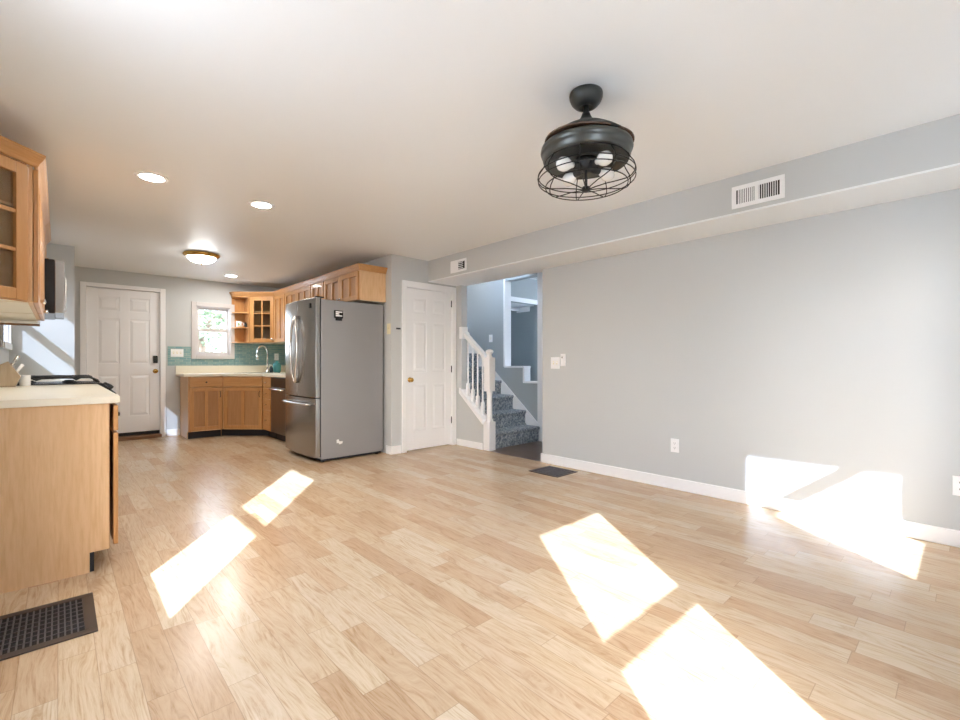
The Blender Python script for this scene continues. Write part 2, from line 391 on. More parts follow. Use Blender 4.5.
# room beyond the opening, and a dark doorway in it
YQ = 5.35
bm = new(); wall_boxes(bm, 'y', YQ, YQ + 0.1, XH + 0.115, 7.6, 0, 2.62, [(5.30, 6.42, 0, 2.17)]); struct('wall_beyond', bm, M['hallwall'])
bm = new(); wall_boxes(bm, 'x', 7.6, 7.7, 3.0, 8.3, 0, 2.62, [(3.5, 4.9, 0.9, 2.2), (5.5, 6.2, 0.9, 2.1)]); box(bm, XH + 0.115, 7.7, 2.9, 3.0, 0, 2.62); box(bm, XH + 0.115, 7.7, 7.4, 7.5, 0, 2.62); struct('wall_beyond_side', bm, M['hallwall'])
bm = new(); box(bm, XH + 0.115, 7.7, 2.9, YQ + 0.1, 2.62, 2.7); box(bm, XH + 0.115, 7.7, YQ + 0.1, 7.5, 2.35, 2.45); struct('ceiling_beyond', bm, M['ceil'])
bm = new(); box(bm, 6.42, 6.50, YQ - 0.02, YQ, 0, 2.25); box(bm, 5.2, 6.42, YQ - 0.02, YQ, 2.17, 2.25); struct('trim_4', bm, M['trim'], 'white casing of the dark doorway past the stairs', 'trim')

# baseboards and trims
def baseb(bm, x0, x1, y0, y1, h=0.10):
    box(bm, x0, x1, y0, y1, 0, h, 0.004, 1)
bm = new(); baseb(bm, XR - 0.016, XR, YB, 3.245); baseb(bm, XR - 0.016, XR + 0.12, 3.23, 3.246); struct('baseboard_right', bm, M['trim'], 'white baseboard along the long grey wall', 'baseboard')
bm = new(); baseb(bm, XK - 0.014, 3.075, YD - 0.014, YD); baseb(bm, XK - 0.014, XK, YD, 4.84); struct('baseboard_closet', bm, M['trim'])
bm = new(); baseb(bm, XR - 0.014, XR, 4.20, YD - 0.03, 0.085); struct('baseboard_stairs', bm, M['trim'])
bm = new(); baseb(bm, 1.19, 1.36, YF - 0.014, YF); struct('baseboard_far', bm, M['trim'])
# hall opening trims: far jamb, two ledges with the step between, right casing
bm = new()
box(bm, XH - 0.012, XH + 0.127, 4.815, 4.845, 1.05, 2.40, 0.003); box(bm, XH - 0.02, XH + 0.135, 4.42, 4.82, 1.035, 1.062, 0.004)
box(bm, XH - 0.012, XH + 0.127, 4.42, 4.45, 0.83, 1.04, 0.003); box(bm, XH - 0.02, XH + 0.135, 4.16, 4.44, 0.812, 0.84, 0.004)
struct('trim_1', bm, M['trim'], 'white stepped ledge trim of the stair wall opening', 'trim')
bm = new(); box(bm, XH - 0.02, XH, 4.075, 4.165, 0, 2.43, 0.003); struct('trim_2', bm, M['trim'])
bm = new(); prism(bm, [(4.10, 0.0), (4.10, 0.198), (7.3, 2.886), (7.3, 2.58)], XH - 0.02, XH, 'x'); struct('trim_3', bm, M['trim'], 'white skirt board climbing the wall beside the stairs', 'trim')

# doors -----------------------------------------------------------
def six_panel(bm, x0, x1, z0, z1, yb, yf):
    """Six-panel slab, front face at yf (towards -y)."""
    w = x1 - x0; hgt = z1 - z0; sy = yf + 0.010
    box(bm, x0, x1, sy, yb, z0, z1)
    st = w * 0.145; mid = w * 0.13
    rails = [z0 + hgt * k for k in (0.0, 0.115, 0.405, 0.485, 0.795, 0.850, 0.945, 1.0)]
    for a, b in ((x0, x0 + st), (x1 - st, x1), ((x0 + x1 - mid) / 2, (x0 + x1 + mid) / 2)): box(bm, a, b, yf, sy, z0, z1, 0.002, 1)
    for i in (0, 2, 4, 6): box(bm, x0 + st, x1 - st, yf + 0.0004, sy, rails[i], rails[i + 1], 0.002, 1)
    for a, b in ((x0 + st, (x0 + x1 - mid) / 2), ((x0 + x1 + mid) / 2, x1 - st)):
        for i in (1, 3, 5): frustum(bm, a + 0.012, b - 0.012, rails[i] + 0.012, rails[i + 1] - 0.012, sy, yf + 0.001, 0.03)
def casing(bm, x0, x1, zt, y1, wl, wr, th=0.018, wt=None, z0=0.0):
    wt = wt or wl
    box(bm, x0 - wl, x0, y1 - th, y1, z0, zt + wt, 0.004); box(bm, x1, x1 + wr, y1 - th, y1, z0, zt + wt, 0.004)
    box(bm, x0, x1, y1 - th, y1, zt, zt + wt, 0.004)
d1 = sroot('door_1', (3.51, YD, 0), 'white six-panel closet door with a brass knob', 'door')
bm = new(); casing(bm, 3.148, 3.875, 2.045, YD - 0.0005, 0.064, 0.068, 0.02, 0.08)
obj('door_casing', bm, M['trim'], d1)
bm = new(); box(bm, 3.139, 3.148, YD, YD + 0.1, 0, 2.045); box(bm, 3.875, 3.884, YD, YD + 0.1, 0, 2.045); box(bm, 3.139, 3.884, YD, YD + 0.1, 2.045, 2.054); obj('door_jamb', bm, M['trim'], d1)
bm = new(); six_panel(bm, 3.151, 3.872, 0.016, 2.041, YD + 0.040, YD + 0.004); sl = obj('door_slab', bm, M['door'], d1)
bm = new(); lathe(bm, [(0.0, -0.062), (0.018, -0.060), (0.027, -0.048), (0.027, -0.038), (0.016, -0.026), (0.011, -0.014), (0.012, -0.004), (0.030, -0.003), (0.031, 0.0)], seg=20, mat=Matrix.Translation((3.207, YD + 0.004, 0.895)) @ Matrix.Rotation(-PI / 2, 4, 'X'))
obj('door_knob', bm, M['brass'], d1)['label'] = 'polished brass knob'
for z in (1.90, 1.025, 0.34):
    bm = new(); lathe(bm, [(0, -0.045), (0.006, -0.045), (0.006, 0.045), (0, 0.045)], 3.8745, YD - 0.004, z, 10); box(bm, 3.868, 3.8755, YD - 0.002, YD + 0.003, z - 0.042, z + 0.042)
    obj('hinge', bm, M['iron'], d1)
d2 = sroot('door_2', (0.69, YF, 0), 'off-white six-panel entry door with a black keypad lock', 'door')
bm = new(); casing(bm, 0.272, 1.112, 2.165, YF - 0.0005, 0.062, 0.066, 0.02, 0.055); obj('door_casing', bm, M['trim'], d2)
bm = new(); box(bm, 0.263, 0.272, YF, YF + 0.12, 0.05, 2.165); box(bm, 1.112, 1.121, YF, YF + 0.12, 0.05, 2.165); box(bm, 0.263, 1.121, YF, YF + 0.12, 2.165, 2.174); obj('door_jamb', bm, M['trim'], d2)
bm = new(); box(bm, 0.263, 0.30, YF + 0.0635, YF + 0.08, 0.05, 2.165); box(bm, 1.084, 1.121, YF + 0.0635, YF + 0.08, 0.05, 2.165); box(bm, 0.30, 1.084, YF + 0.0635, YF + 0.08, 2.13, 2.165); box(bm, 0.30, 1.084, YF + 0.0635, YF + 0.08, 0.05, 0.14); obj('door_stop', bm, M['trim'], d2)
bm = new(); six_panel(bm, 0.276, 1.108, 0.10, 2.158, YF + 0.062, YF + 0.022); obj('door_slab', bm, M['door'], d2)
bm = new(); box(bm, 0.276, 1.108, YF + 0.02, YF + 0.06, 0.055, 0.098); obj('door_sweep', bm, M['subdoor'], d2)
bm = new(); box(bm, 0.263, 1.121, YF - 0.10, YF + 0.12, 0.0, 0.05, 0.006); obj('threshold', bm, M['threshold'], d2)
bm = new(); box(bm, 1.025, 1.083, YF - 0.004, YF + 0.022, 1.105, 1.215, 0.01, 3); k = obj('keypad_lock', bm, M['black'], d2); k['label'] = 'black keypad deadbolt'
bm = new()
for r in range(4):
    for c in range(3): box(bm, 1.036 + c * 0.014, 1.045 + c * 0.014, YF - 0.0055, YF - 0.0035, 1.135 + r * 0.015, 1.144 + r * 0.015)
obj('keypad_buttons', bm, M['fan'], k)
bm = new(); lathe(bm, [(0.0, -0.065), (0.020, -0.062), (0.029, -0.05), (0.028, -0.038), (0.013, -0.022), (0.012, -0.005), (0.032, -0.003), (0.033, 0.0)], seg=20, mat=Matrix.Translation((1.056, YF + 0.022, 0.985)) @ Matrix.Rotation(-PI / 2, 4, 'X'))
obj('door_knob', bm, M['brass'], d2)['label'] = 'polished brass knob'

# windows ---------------------------------------------------------
def sash_window(name, axis, wall_in, wall_out, a0, a1, z0, z1, zr, cw, label=None, rail=0.05, sill=True, dep=0.11, glass='glass', fm='trim'):
    """Double-hung window in a wall hole: jamb liner, casing inside, two sashes with panes. axis = wall normal; inside is at wall_in."""
    s = 1 if wall_out > wall_in else -1
    root = sroot(name, ((wall_in, (a0 + a1) / 2, z0) if axis == 'x' else ((a0 + a1) / 2, wall_in, z0)), label, 'window')
    def bx(bm, p, q, d0, d1, za, zb, bev=0.0):
        c0, c1 = sorted((wall_in + s * d0, wall_in + s * d1))
        if axis == 'x': box(bm, c0, c1, p, q, za, zb, bev)
        else: box(bm, p, q, c0, c1, za, zb, bev)
    e = 0.0008
    bm = new(); bx(bm, a0 - cw, a0, -0.02, -e, z0 - cw, z1 + cw, 0.003); bx(bm, a1, a1 + cw, -0.02, -e, z0 - cw, z1 + cw, 0.003)
    bx(bm, a0, a1, -0.024, -e, z1, z1 + cw, 0.003); bx(bm, a0, a1, -0.03 if sill else -0.02, -e, z0 - cw, z0, 0.003)
    obj('window_casing', bm, M[fm], root)
    t = 0.012
    bm = new(); bx(bm, a0, a0 + t, 0, dep, z0, z1); bx(bm, a1 - t, a1, 0, dep, z0, z1); bx(bm, a0 + t, a1 - t, 0, dep, z0, z0 + t); bx(bm, a0 + t, a1 - t, 0, dep, z1 - t, z1)
    obj('window_jamb', bm, M[fm], root)
    th = dep * 0.25
    for (za, zb, d) in ((z0 + t, zr + rail / 2, dep * 0.32), (zr - rail / 2, z1 - t, dep * 0.62)):
        f = 0.036 if axis == 'y' and wall_in > 5 else 0.004
        bm = new(); A0, A1 = a0 + t, a1 - t
        bx(bm, A0, A0 + f, d, d + th, za, zb); bx(bm, A1 - f, A1, d, d + th, za, zb)
        lo, hi = (rail, f) if zb > z1 - 0.05 else (f, rail)
        bx(bm, A0 + f, A1 - f, d, d + th, za, za + lo); bx(bm, A0 + f, A1 - f, d, d + th, zb - hi, zb)
        sh = obj('sash', bm, M[fm], root)
        bm = new(); bx(bm, A0 + f, A1 - f, d + th * 0.4, d + th * 0.55, za + lo, zb - hi); obj('pane', bm, M[glass], sh)
    return root
sash_window('window_1', 'y', YF, YF + 0.12, WF[0], WF[1], WF[2], WF[3], 1.632, 0.062, 'small white double-hung kitchen window over the counter', fm='backlit_trim')
sash_window('window_2', 'x', XL, XL - 0.05, *WL1[:2], *WL1[2:], 1.43, 0.07, rail=0.085, dep=0.046)
sash_window('window_3', 'y', YB, YB - 0.05, *WB1[:2], *WB1[2:], 1.208, 0.07, rail=0.09, dep=0.046)
sash_window('window_4', 'y', YB, YB - 0.05, *WB2[:2], *WB2[2:], 1.29, 0.07, rail=0.09, dep=0.046)
sash_window('window_5', 'x', XL, XL - 0.05, *WL2[:2], *WL2[2:], 1.645, 0.06, rail=0.085, dep=0.046, glass='dimmed')
sash_window('window_6', 'y', 8.2, 8.3, *WU[:2], *WU[2:], 3.8, 0.06)
sash_window('window_added_8', 'x', 7.6, 7.7, 5.5, 6.2, 0.9, 2.1, 1.5, 0.04)  # unseen window, added to brighten the room behind the dark doorway
sash_window('window_added_7', 'x', 7.6, 7.7, 3.5, 4.9, 0.9, 2.2, 1.55, 0.06)  # unseen window, added to brighten the room past the stepped opening

# outdoors --------------------------------------------------------
bm = new(); box(bm, -30, 30, -30, 40, -0.5, -0.3); g = struct('ground', bm, M['bounce_ground'])
bm = new(); box(bm, 1.79, 5.4, -3.6, YB - 0.06, 2.60, 2.72)  # unseen slab and posts, shaped to cut the top off the right-wall sun patch
for x in (1.95, 5.2): box(bm, x - 0.06, x + 0.06, -3.5, -3.38, -0.3, 2.6)
box(bm, 1.74, 1.79, -1.55, YB - 0.06, -0.3, 2.6)  # unseen upright screen, added to dim skylight on the right wall
box(bm, XL - 0.40, XL - 0.06, 3.0, YF + 0.3, 2.60, 2.68)  # unseen overhang, added to cut skylight reaching the stub wall
struct('roof_light_blocker', bm, M['light_blocker'])
bm = new(); box(bm, 0.3, 9.0, -4.4, -4.25, -0.3, 2.9); box(bm, -1.22, -1.12, 3.2, 9.5, -0.3, 2.02); struct('wall_sky_blocker', bm, M['sky_blocker'])  # unseen barriers, added to block low sky from the back and range windows
def tree(x, y, h, r, label, seed):
    rnd = random.Random(seed)
    root = thing('tree', label, 'tree', (x, y, -0.3), 0, 'trees outside the kitchen window')
    bm = new(); tube(bm, [(x, y, -0.3), (x + 0.05, y, h * 0.4), (x - 0.08, y + 0.05, h * 0.75)], [0.14, 0.11, 0.05], 8)
    for k in range(7):
        a = rnd.uniform(0, 2 * PI); z = rnd.uniform(0.3, 0.7) * h
        tube(bm, [(x, y, z), (x + math.cos(a) * r * 0.7, y + math.sin(a) * r * 0.7, z + r * 0.5)], [0.045, 0.012], 6)
    obj('trunk', bm, M['bark'], root)
    bm = new()
    for k in range(2600):
        a = rnd.uniform(0, 2 * PI); c = rnd.uniform(-1, 1); q = r * rnd.uniform(0.35, 1.0) ** 0.5 * (0.8 + 0.25 * math.sin(a * 3 + seed) + 0.15 * math.sin(c * 7 + a))
        p = Vector((x + q * math.cos(a) * math.sqrt(1 - c * c), y + q * math.sin(a) * math.sqrt(1 - c * c), h * 0.6 + q * c * 1.25))
        if p.z < 0.1: continue
        m3 = Matrix.Translation(p) @ Matrix.Rotation(rnd.uniform(0, 6), 4, 'Z') @ Matrix.Rotation(rnd.uniform(0, 3), 4, 'X')
        s = rnd.uniform(0.05, 0.10)
        vs = [bm.verts.new(m3 @ Vector(t)) for t in ((-s, 0, 0), (0, -s * 0.5, 0.01), (s, 0, 0), (0, s * 0.5, 0.01))]; bm.faces.new(vs)
    obj('foliage', bm, M['leaf'], root)
tree(2.75, 14.0, 4.0, 1.3, 'sunlit green tree nearest behind the small kitchen window', 3)
tree(4.6, 19.5, 5.4, 1.9, 'pale tree farther off behind the kitchen window glass', 5)

# ------------------------------------------------------------------ stairs and railing
bm = new(); box(bm, XR, XR + 0.1, 4.62, YD, 0, ZS); struct('wall_pier', bm, M['wall'])
bm = new(); prism(bm, [(4.62, 0.0), (4.19, 0.0), (4.19, 0.325), (4.62, 0.686)], XR, XR + 0.1, 'x'); struct('wall_knee', bm, M['wall'])
st = thing('staircase', 'blue-grey carpeted stairs climbing behind the white railing', 'stairs', (4.52, 4.14, 0))
for i in range(12):
    y = 4.14 + 0.25 * i; z = 0.21 * i
    bm = new(); prism(bm, [(y, z), (y, z + 0.15), (y - 0.022, z + 0.18), (y - 0.022, z + 0.198), (y - 0.010, z + 0.21), (y + 0.27, z + 0.21), (y + 0.27, z)], 4.058, XH - 0.022, 'x', 0.004)
    obj('step', bm, M['carpet'], st)
rl = thing('stair_railing', 'white stair railing with turned newel post and slim balusters', 'railing', (4.0, 4.13, 0))
bm = new(); cx, cy = 4.0, 4.13
box(bm, cx - 0.056, cx + 0.056, cy - 0.056, cy + 0.056, 0, 0.365, 0.006)
lathe(bm, [(0, 0.36), (0.048, 0.36), (0.05, 0.38), (0.036, 0.40), (0.034, 0.70), (0.04, 0.73), (0.036, 0.745), (0, 0.745)], cx, cy, 0, 20)
box(bm, cx - 0.052, cx + 0.052, cy - 0.052, cy + 0.052, 0.745, 1.175, 0.008)
lathe(bm, [(0, 1.17), (0.040, 1.175), (0.03, 1.20), (0.026, 1.215), (0.048, 1.235), (0.052, 1.25), (0.042, 1.268), (0.018, 1.278), (0, 1.28)], cx, cy, 0, 24)
obj('newel_post', bm, M['trim'], rl)
bm = new(); prism(bm, [(4.19, 1.205), (4.19, 1.135), (4.62, 1.473), (4.62, 1.548)], 3.968, 4.032, 'x', 0.008); obj('handrail', bm, M['trim'], rl)
bm = new(); box(bm, 3.936, 4.04, 4.59, 4.65, 1.43, 1.59, 0.006); obj('rail_block', bm, M['trim'], rl)
bm = new(); prism(bm, [(4.185, 0.325), (4.185, 0.39), (4.645, 0.772), (4.645, 0.702)], 3.925, 4.06, 'x', 0.004); obj('stringer', bm, M['trim'], rl)
for y in (4.255, 4.35, 4.445, 4.54):
    zb = 0.39 + (y - 4.185) * 0.831; zt = 1.135 + (y - 4.19) * 0.787
    bm = new(); box(bm, 3.98, 4.02, y - 0.02, y + 0.02, zb - 0.02, zb + 0.15, 0.003)
    lathe(bm, [(0, zb + 0.15), (0.017, zb + 0.15), (0.011, zb + 0.18), (0.0105, zt - 0.1), (0.012, zt + 0.02), (0, zt + 0.02)], 4.0, y, 0, 12)
    obj('baluster', bm, M['trim'], rl)
hr = thing('wall_handrail', 'white sloping handrail fixed to the blue grey stair wall', 'handrail', (XH, 5.6, 1.5))
bm = new(); prism(bm, [(5.58, 1.54), (5.60, 1.60), (7.3, 2.96), (7.3, 2.89)], 4.925, 4.965, 'x', 0.008); obj('handrail', bm, M['trim'], hr)
for y in (5.85, 7.0):
    bm = new(); z = 1.56 + (y - 5.6) * 0.8; tube(bm, [(XH, y, z - 0.05), (4.95, y, z - 0.05), (4.945, y, z + 0.06)], 0.008, 8); obj('bracket', bm, M['chrome'], hr)
# things seen past the stepped opening
r = thing('curtain_rod', 'white rod across the dark doorway past the stairs', 'rod', (5.86, 5.70, 2.10))
bm = new(); tube(bm, [(5.20, 5.72, 2.10), (6.30, 5.72, 2.10)], 0.026, 10); obj('rod', bm, M['trim'], r)
for x in (5.20, 6.285):
    bm = new(); box(bm, x, x + 0.015, 5.45, 5.76, 2.05, 2.14); obj('bracket', bm, M['trim'], r)

# ------------------------------------------------------------------ wall plates, vents, registers
def plate(name, label, cat, axis, c, a, z, w, h, kind, mat=None, out=-1, group=None):
    """Cover plate on a wall normal to axis at c, centre (a, z); sticks out along `out`."""
    mat = mat or M['plastic']
    root = thing(name, label, cat, (c, a, z) if axis == 'x' else (a, c, z), 0, group)
    def bx(bm, p, q, d0, d1, za, zb, bev=0.0):
        c0, c1 = sorted((c + out * d0, c + out * d1))
        if axis == 'x': box(bm, c0, c1, a + p, a + q, z + za, z + zb, bev)
        else: box(bm, a + p, a + q, c0, c1, z + za, z + zb, bev)
    bm = new(); bx(bm, -w / 2, w / 2, 0, 0.006, -h / 2, h / 2, 0.002); obj('cover_plate', bm, mat, root)
    if kind.startswith('toggle'):
        n = int(kind[-1])
        for i in range(n):
            x = (i - (n - 1) / 2) * 0.046
            bm = new(); bx(bm, x - 0.005, x + 0.005, 0.006, 0.017, -0.004, 0.016, 0.002); obj('toggle', bm, mat, root)
            bm = new(); bx(bm, x - 0.009, x + 0.009, 0.0055, 0.0072, -0.014, 0.020); obj('toggle_slot', bm, M['almond'] if mat is M['plastic'] else mat, root)
    elif kind == 'outlet':
        for s in (-1, 1):
            bm = new(); bx(bm, -0.016, 0.016, 0.006, 0.0085, s * 0.02 - 0.014, s * 0.02 + 0.014, 0.002); so = obj('socket', bm, mat, root)
            bm = new()
            for x in (-0.007, 0.005): bx(bm, x, x + 0.002, 0.0084, 0.0090, s * 0.02 - 0.003, s * 0.02 + 0.007)
            bx(bm, -0.002, 0.002, 0.0084, 0.0090, s * 0.02 - 0.010, s * 0.02 - 0.006); obj('slot', bm, M['hole'], so)
    elif kind == 'remote':
        bm = new(); bx(bm, -w * 0.36, w * 0.36, 0.006, 0.018, -h * 0.44, h * 0.44, 0.004); q = obj('remote_control', bm, mat, root)
        bm = new(); bx(bm, -0.006, 0.008, 0.0178, 0.0195, 0.018, 0.036, 0.002); obj('button', bm, M['fan'], q)
    return root
plate('wall_outlet', 'white wall outlet low on the long grey wall, left of the sun patch', 'outlet', 'x', XR, 1.745, 0.382, 0.072, 0.118, 'outlet')
plate('wall_outlet', 'white wall outlet cut by the right picture edge on the grey wall', 'outlet', 'x', XR, 0.028, 0.366, 0.072, 0.118, 'outlet')
plate('wall_outlet', 'white outlet on the teal tiles behind the teal jar', 'outlet', 'y', YF - 0.0085, 2.79, 1.215, 0.072, 0.118, 'outlet')
plate('light_switch', 'white double light switch at the stair end of the grey wall', 'light switch', 'x', XR, 3.05, 1.105, 0.116, 0.125, 'toggle2')
plate('remote_holder', 'white remote in a wall cradle just right of the double switch', 'remote holder', 'x', XR, 2.945, 1.137, 0.062, 0.13, 'remote')
plate('light_switch', 'white triple light switch on teal tiles beside the entry door', 'light switch', 'y', YF - 0.0085, 1.325, 1.26, 0.165, 0.118, 'toggle3')
plate('light_switch', 'white light switch on the blue grey stair wall', 'light switch', 'x', XH, 5.13, 1.495, 0.075, 0.118, 'toggle1')
plate('light_switch', 'almond light switch on the wall return beside the fridge', 'light switch', 'x', XK, 4.79, 1.52, 0.075, 0.13, 'toggle1', M['almond'])
k = thing('wall_hook', 'small dark hook bar on the grey wall left of the closet door', 'hook', (3.035, YD, 1.526))
bm = new(); box(bm, 3.005, 3.065, YD - 0.008, YD, 1.515, 1.535, 0.003); obj('hook_plate', bm, M['iron'], k)
for x in (3.018, 3.052):
    bm = new(); tube(bm, [(x, YD - 0.006, 1.524), (x, YD - 0.022, 1.516), (x, YD - 0.026, 1.53)], 0.003, 6); obj('hook', bm, M['iron'], k)

def wall_vent(label, y0, y1, z0, z1, cells, mullion):
    root = thing('wall_vent', label, 'vent', (XS, (y0 + y1) / 2, z0), 0)
    f = 0.028 if (y1 - y0) < 0.33 else 0.034; x = XS
    bm = new(); box(bm, x - 0.008, x, y0, y1, z0, z0 + f, 0.002); box(bm, x - 0.008, x, y0, y1, z1 - f, z1, 0.002)
    box(bm, x - 0.008, x, y0, y0 + f, z0 + f, z1 - f); box(bm, x - 0.008, x, y1 - f, y1, z0 + f, z1 - f)
    for a, b in mullion: box(bm, x - 0.0078, x, a, b, z0 + f, z1 - f)
    for yy in (y0 + f / 2, y1 - f / 2): lathe(bm, [(0, -0.001), (0.005, -0.0008), (0.005, 0.0), (0, 0.0)], seg=8, mat=Matrix.Translation((x - 0.0082, yy, (z0 + z1) / 2)) @ Matrix.Rotation(PI / 2, 4, 'Y'))
    obj('vent_frame', bm, M['trim'], root)
    bm = new(); box(bm, x - 0.0022, x - 0.0002, y0 + f * 0.8, y1 - f * 0.8, z0 + f * 0.8, z1 - f * 0.8); obj('duct_opening', bm, M['hole'], root)
    bm = new()
    for a, b, n, tilt in cells:
        if tilt == 'h':
            for i in range(n):
                z = z0 + f + (i + 0.5) * (z1 - z0 - 2 * f) / n; box(bm, x - 0.0072, x - 0.003, a, b, z - 0.004, z + 0.004)
        else:
            for i in range(n):
                y = a + (i + 0.5) * (b - a) / n
                m = Matrix.Translation((x - 0.0048, y, (z0 + z1) / 2)) @ Matrix.Rotation(tilt, 4, 'Z')
                box(bm, -0.0035, 0.0035, -0.0022, 0.0022, -(z1 - z0) / 2 + f, (z1 - z0) / 2 - f, mat=m)
    obj('louvres', bm, M['trim'], root)
wall_vent('long white register with upright louvres on the ceiling bulkhead', 0.817, 1.136, 2.188, 2.342, [(0.852, 0.97, 9, 0.3), (0.985, 1.10, 10, -1.25)], [(0.968, 0.988)])
wall_vent('small white vent at the bulkhead end above the closet door', 3.985, 4.275, 2.19, 2.335, [(4.045, 4.13, 4, 'h')], [(4.135, 4.25)])

def floor_register(label, x0, x1, y0, y1, nx, ny, fr):
    root = thing('floor_register', label, 'floor vent', ((x0 + x1) / 2, (y0 + y1) / 2, 0.0005))
    bm = new(); z0, z1 = 0.0006, 0.006
    box(bm, x0, x1, y0, y0 + fr, z0, z1, 0.0015, 1); box(bm, x0, x1, y1 - fr, y1, z0, z1, 0.0015, 1)
    box(bm, x0, x0 + fr, y0 + fr, y1 - fr, z0, z1); box(bm, x1 - fr, x1, y0 + fr, y1 - fr, z0, z1); obj('register_frame', bm, M['bronze'], root)
    bm = new(); box(bm, x0 + fr * 0.9, x1 - fr * 0.9, y0 + fr * 0.9, y1 - fr * 0.9, z0, 0.0012); obj('duct_opening', bm, M['hole'], root)
    bm = new(); a0, a1, b0, b1 = x0 + fr, x1 - fr, y0 + fr, y1 - fr
    for i in range(1, nx): x = a0 + (a1 - a0) * i / nx; box(bm, x - 0.0027, x + 0.0027, b0, b1, 0.0012, 0.0052)
    for j in range(1, ny): y = b0 + (b1 - b0) * j / ny; box(bm, a0, a1, y - 0.0026, y + 0.0026, 0.0012, 0.0048)
    obj('grille', bm, M['bronzed'], root)
floor_register('dark grid floor register in front of the left cabinet end', -0.36, 0.118, 2.43, 2.852, 20, 8, 0.040)
floor_register('brown floor register by the baseboard near the stair hall', 3.512, 3.85, 2.688, 3.055, 22, 10, 0.026)

# ------------------------------------------------------------------ kitchen cabinets
def knob_bm(bm, x, y, z, r=0.014):
    lathe(bm, [(0, -0.026), (r * 0.8, -0.024), (r, -0.018), (r * 0.6, -0.010), (r * 0.5, 0.0), (0, 0)], seg=12, mat=Matrix.Translation((x, y, z)) @ Matrix.Rotation(-PI / 2, 4, 'X'))
def pull_bm(bm, x, y, z, l=0.09):
    tube(bm, [(x, y, z - l / 2), (x, y - 0.024, z - l / 2 + 0.012), (x, y - 0.028, z), (x, y - 0.024, z + l / 2 - 0.012), (x, y, z + l / 2)], 0.0045, 8)
FT = 0.021
def shaker(root, x0, x1, z0, z1, yb, knob=None, centre=True, glass=False, fr=0.055, pull=None, name='cabinet_door'):
    """Frame-and-panel door in the cabinet's frame: front towards local -y, back at yb."""
    yf = yb - FT
    bm = new()
    box(bm, x0, x0 + fr, yf, yb, z0, z1, 0.003); box(bm, x1 - fr, x1, yf, yb, z0, z1, 0.003)
    box(bm, x0 + fr, x1 - fr, yf, yb, z0, z0 + fr, 0.003); box(bm, x0 + fr, x1 - fr, yf, yb, z1 - fr, z1, 0.003)
    if glass:
        xm = (x0 + x1) / 2; box(bm, xm - 0.010, xm + 0.010, yf + 0.003, yb - 0.006, z0 + fr, z1 - fr, 0.002)
        for k in (1, 2):
            z = z0 + fr + (z1 - z0 - 2 * fr) * k / 3; box(bm, x0 + fr, x1 - fr, yf + 0.0035, yb - 0.006, z - 0.010, z + 0.010, 0.002)
    else:
        if centre:
            xm = (x0 + x1) / 2; w = fr * 0.42; box(bm, xm - w, xm + w, yf + 0.0005, yb - 0.002, z0 + fr, z1 - fr, 0.002)
    d = obj(name, bm, M['maple'], root, True)
    if not glass:
        bm = new(); box(bm, x0 + fr - 0.004, x1 - fr + 0.004, yf + 0.0155, yb - 0.001, z0 + fr - 0.004, z1 - fr + 0.004); obj('door_panel', bm, M['maplerec'], d, True)
    if glass:
        bm = new(); box(bm, x0 + fr - 0.004, x1 - fr + 0.004, yb - 0.006, yb - 0.003, z0 + fr - 0.004, z1 - fr + 0.004); obj('glass_pane', bm, M['cabglass'], d, True)
    if knob:
        bm = new(); knob_bm(bm, knob[0], yf, knob[1]); obj('knob', bm, M['chrome'], d, True)
    if pull:
        bm = new(); pull_bm(bm, pull[0], yf, pull[1]); obj('handle', bm, M['iron'], d, True)
    return d
def drawer(root, x0, x1, z0, z1, yb, kn=True, mat='iron'):
    bm = new(); box(bm, x0, x1, yb - FT, yb, z0, z1, 0.004); d = obj('drawer', bm, M['maplex'], root, True)
    if kn:
        bm = new(); knob_bm(bm, (x0 + x1) / 2, yb - FT, (z0 + z1) / 2, 0.013); obj('knob', bm, M[mat], d, True)
    return d
GAP = 0.003
def base_cab(label, loc, rotz, w, dep, layout, group=None, hgt=0.885, off=0.0):
    """Base cabinet in its own frame: x along the face, +y into the wall, toe kick recessed."""
    root = thing('base_cabinet', label, 'cabinet', loc, rotz, group)
    bm = new(); prism(bm, [(0.078, 0.0), (0.078, 0.105), (0.0, 0.105), (0.0, hgt), (dep, hgt), (dep, 0.0)], 0.001, w - 0.001, 'x'); obj('carcass', bm, M['maplepanel'], root, True)
    bm = new(); box(bm, 0.012, w - 0.012, 0.060, 0.077, 0.0, 0.104); obj('toe_kick', bm, M['toe'], root, True)
    for a in (0.0015, w - 0.035):
        bm = new(); box(bm, a, a + 0.0335, -0.003, -0.0004, 0.108, hgt - 0.001); obj('face_stile', bm, M['maple'], root, True)
    yb = -0.004 - off; m = 0.012
    if layout == 'drawers':
        zs = [0.115, 0.41, 0.575, 0.735, hgt - 0.01]
        for a, b in zip(zs, zs[1:]): drawer(root, m, w - m, a + GAP, b - GAP, yb, True, 'chrome')
    else:
        n, dr = layout
        if dr == 'drawer':
            for i in range(n if w > 0.6 else 1):
                nn = n if w > 0.6 else 1; a = m + (w - 2 * m) * i / nn; drawer(root, a + GAP, a + (w - 2 * m) / nn - GAP, hgt - 0.15, hgt - 0.013, yb)
        else: drawer(root, m + GAP, w - m - GAP, hgt - 0.15, hgt - 0.013, yb, False)
        for i in range(n):
            a = m + (w - 2 * m) * i / n + GAP; b = m + (w - 2 * m) * (i + 1) / n - GAP
            shaker(root, a, b, 0.118, hgt - 0.163, yb, pull=((b - 0.028) if (i == 0 or n == 1) else (a + 0.028), 0.64))
    return root
XC = 0.196
base_cab('maple base cabinet whose pale end panel fills the left picture edge', (XC, 3.140, 0), PI / 2, 0.985, XC - XL - 0.002, (2, 'drawer'), off=0.016)
